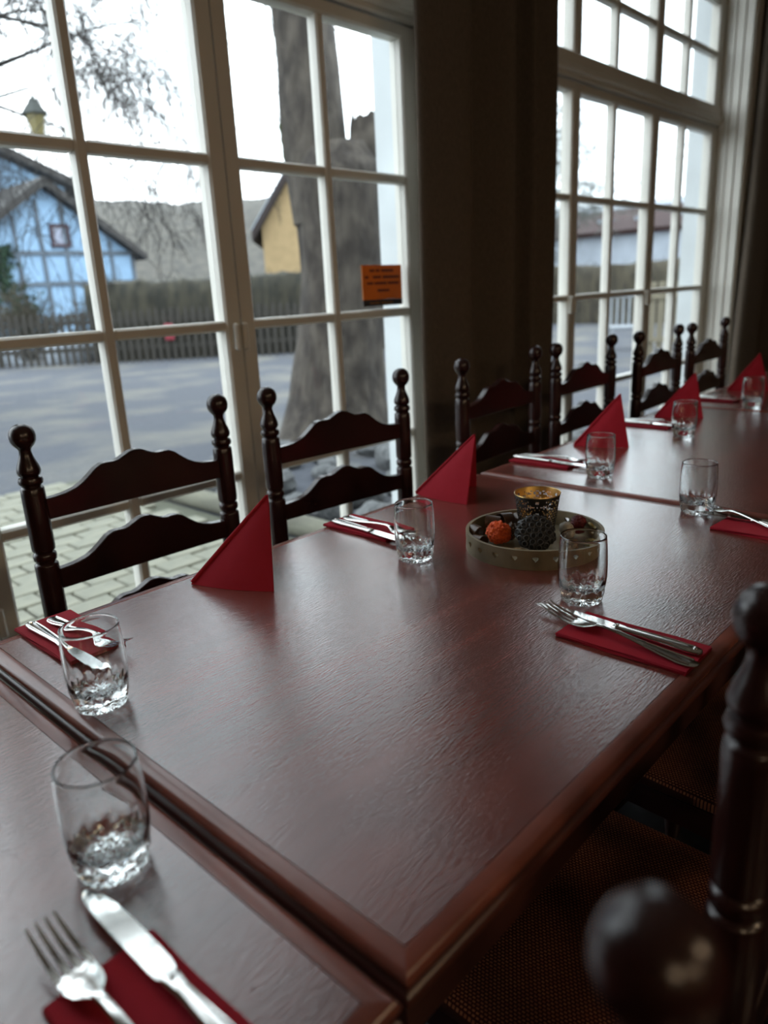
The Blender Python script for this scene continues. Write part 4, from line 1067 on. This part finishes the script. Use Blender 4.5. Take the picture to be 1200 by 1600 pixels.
for _ in range(700):
    t_ = rnd.random(); z = 0.2+3.0*rnd.random(); x = -1.45 + 0.35*rnd.gauss(0, 1)*(0.5+0.5*(z < 2)) + 0.25*math.sin(z*2)
    p = Vector((x, -0.06-rnd.random()*0.18, z)); s_ = rnd.uniform(.05, .10); u1 = Vector((rnd.gauss(0, 1), rnd.gauss(0, .4), rnd.gauss(0, 1))).normalized()*s_; u2 = Vector((rnd.gauss(0, 1), rnd.gauss(0, .4), rnd.gauss(0, 1))).normalized()*s_
    mb.add([p+u1, p+u2, p-u1, p-u2], [(0, 1, 2, 3)])
iv = mb.build('ivy', 'ivy', None, False); iv['kind'] = 'stuff'; iv.location = (11.0, 25.0, G); tag(iv, 'green ivy climbing on the blue timber house', 'ivy')
# taller house behind it
h2 = thing('grey_house', 'taller house with grey roof rising behind the blue house', 'house', (9.4, 31.2, G))
MB().prism([(-5.4, -0.05), (5.4, -0.05), (5.4, 5.9), (0, 8.05), (-5.4, 5.9)], 'y', 0, 9).build('gable_wall', 'house_blue', h2, False)
for s in (-1, 1):
    MB().prism([(s*6.2, 5.66-.02), (0, 8.09), (0, 8.4), (s*6.2, 5.95)], 'y', -0.6, 9.4).build('roof_slope', 'roof_grey', h2, False)

# tan house
h3 = thing('tan_house', 'tan gabled house with dark brown roof behind the tree trunk', 'house', (22.63, 24.85, G), math.radians(-42.36))
MB().prism([(-2.31, -0.05), (2.31, -0.05), (2.31, 4.1), (0, 7.38), (-2.31, 4.1)], 'y', 0, 8).build('gable_wall', 'house_tan', h3, False)
for s in (-1, 1):
    MB().prism([(s*2.72, 3.55), (0, 7.41), (0, 7.85), (s*2.72, 3.95)], 'y', -0.5, 8.5).build('roof_slope', 'roof_brown', h3, False)
    MB().prism([(s*2.72, 3.951), (0, 7.851), (0, 7.95), (s*2.72, 4.05)], 'y', -0.4, 8.4).build('roof_snow', 'snow', h3, False)

# white building with red roof through the second window
h4 = thing('red_roof_building', 'long white building with dark red roof beyond the second window', 'building', (29.0, 14.0, G))
MB().prism([(-11, -0.05), (11, -0.05), (11, 3.02), (-11, 3.02)], 'x', 0, 6).build('wall', 'house_white', h4, False)
MB().prism([(-0.2, 2.95), (-0.2, 3.12), (3.0, 4.35), (6.2, 3.12), (6.2, 2.95)], 'y', -11.4, 11.4).build('roof', 'roof_red', h4, False)
rf = MB().prism([(2.3, 4.12), (3.0, 4.42), (3.7, 4.12), (3.7, 4.05), (3.0, 4.36), (2.3, 4.06)], 'y', -11.4, 11.4).build('ridge_snow', 'snow', h4, False)
rf['label'] = 'pale snow along the ridge'
for k in range(9): MB().box(0.80, 1.05, -7.2+k*1.6, -6.6+k*1.6, 3.44, 3.66).build('snow_patch', 'snow', h4, False)

# pale garden fence panel and white garden chair beyond the second window
gf = thing('garden_fence', 'pale wooden slat fence panel beyond the second window', 'fence', (12.2, 4.5, G), math.radians(100))
for k in range(13):
    MB().bbox(-0.9+k*0.14-0.05, -0.9+k*0.14+0.05, -0.012, 0.012, 0.0, 1.22, 0.004).build('slat', 'picket_pale', gf, False)
for z in (0.25, 0.95): MB().box(-1.0, 0.9, 0.0125, 0.05, z, z+0.08).build('rail', 'picket_pale', gf, False)
for k, (x, y, lab) in enumerate(((13.3, 6.2, 'white garden chair beyond the second window'),)):
    gc = thing('garden_chair', lab, 'chair', (x, y, G), math.radians(-60))
    MB().bbox(-.25, .25, -.25, .25, .40, .44, .01).build('seat', 'garden_white', gc)
    for q in range(5): MB().bbox(-.24+q*.11, -.20+q*.11, .22, .25, .44, .95, .005).build('back_slat', 'garden_white', gc)
    MB().bbox(-.25, .25, .215, .255, .95, 1.02, .01).build('top_rail', 'garden_white', gc)
    for sx in (-1, 1):
        for sy in (-1, 1): MB().bbox(sx*.22-.02, sx*.22+.02, sy*.22-.02, sy*.22+.02, 0, .40, .004).build('leg', 'garden_white', gc)
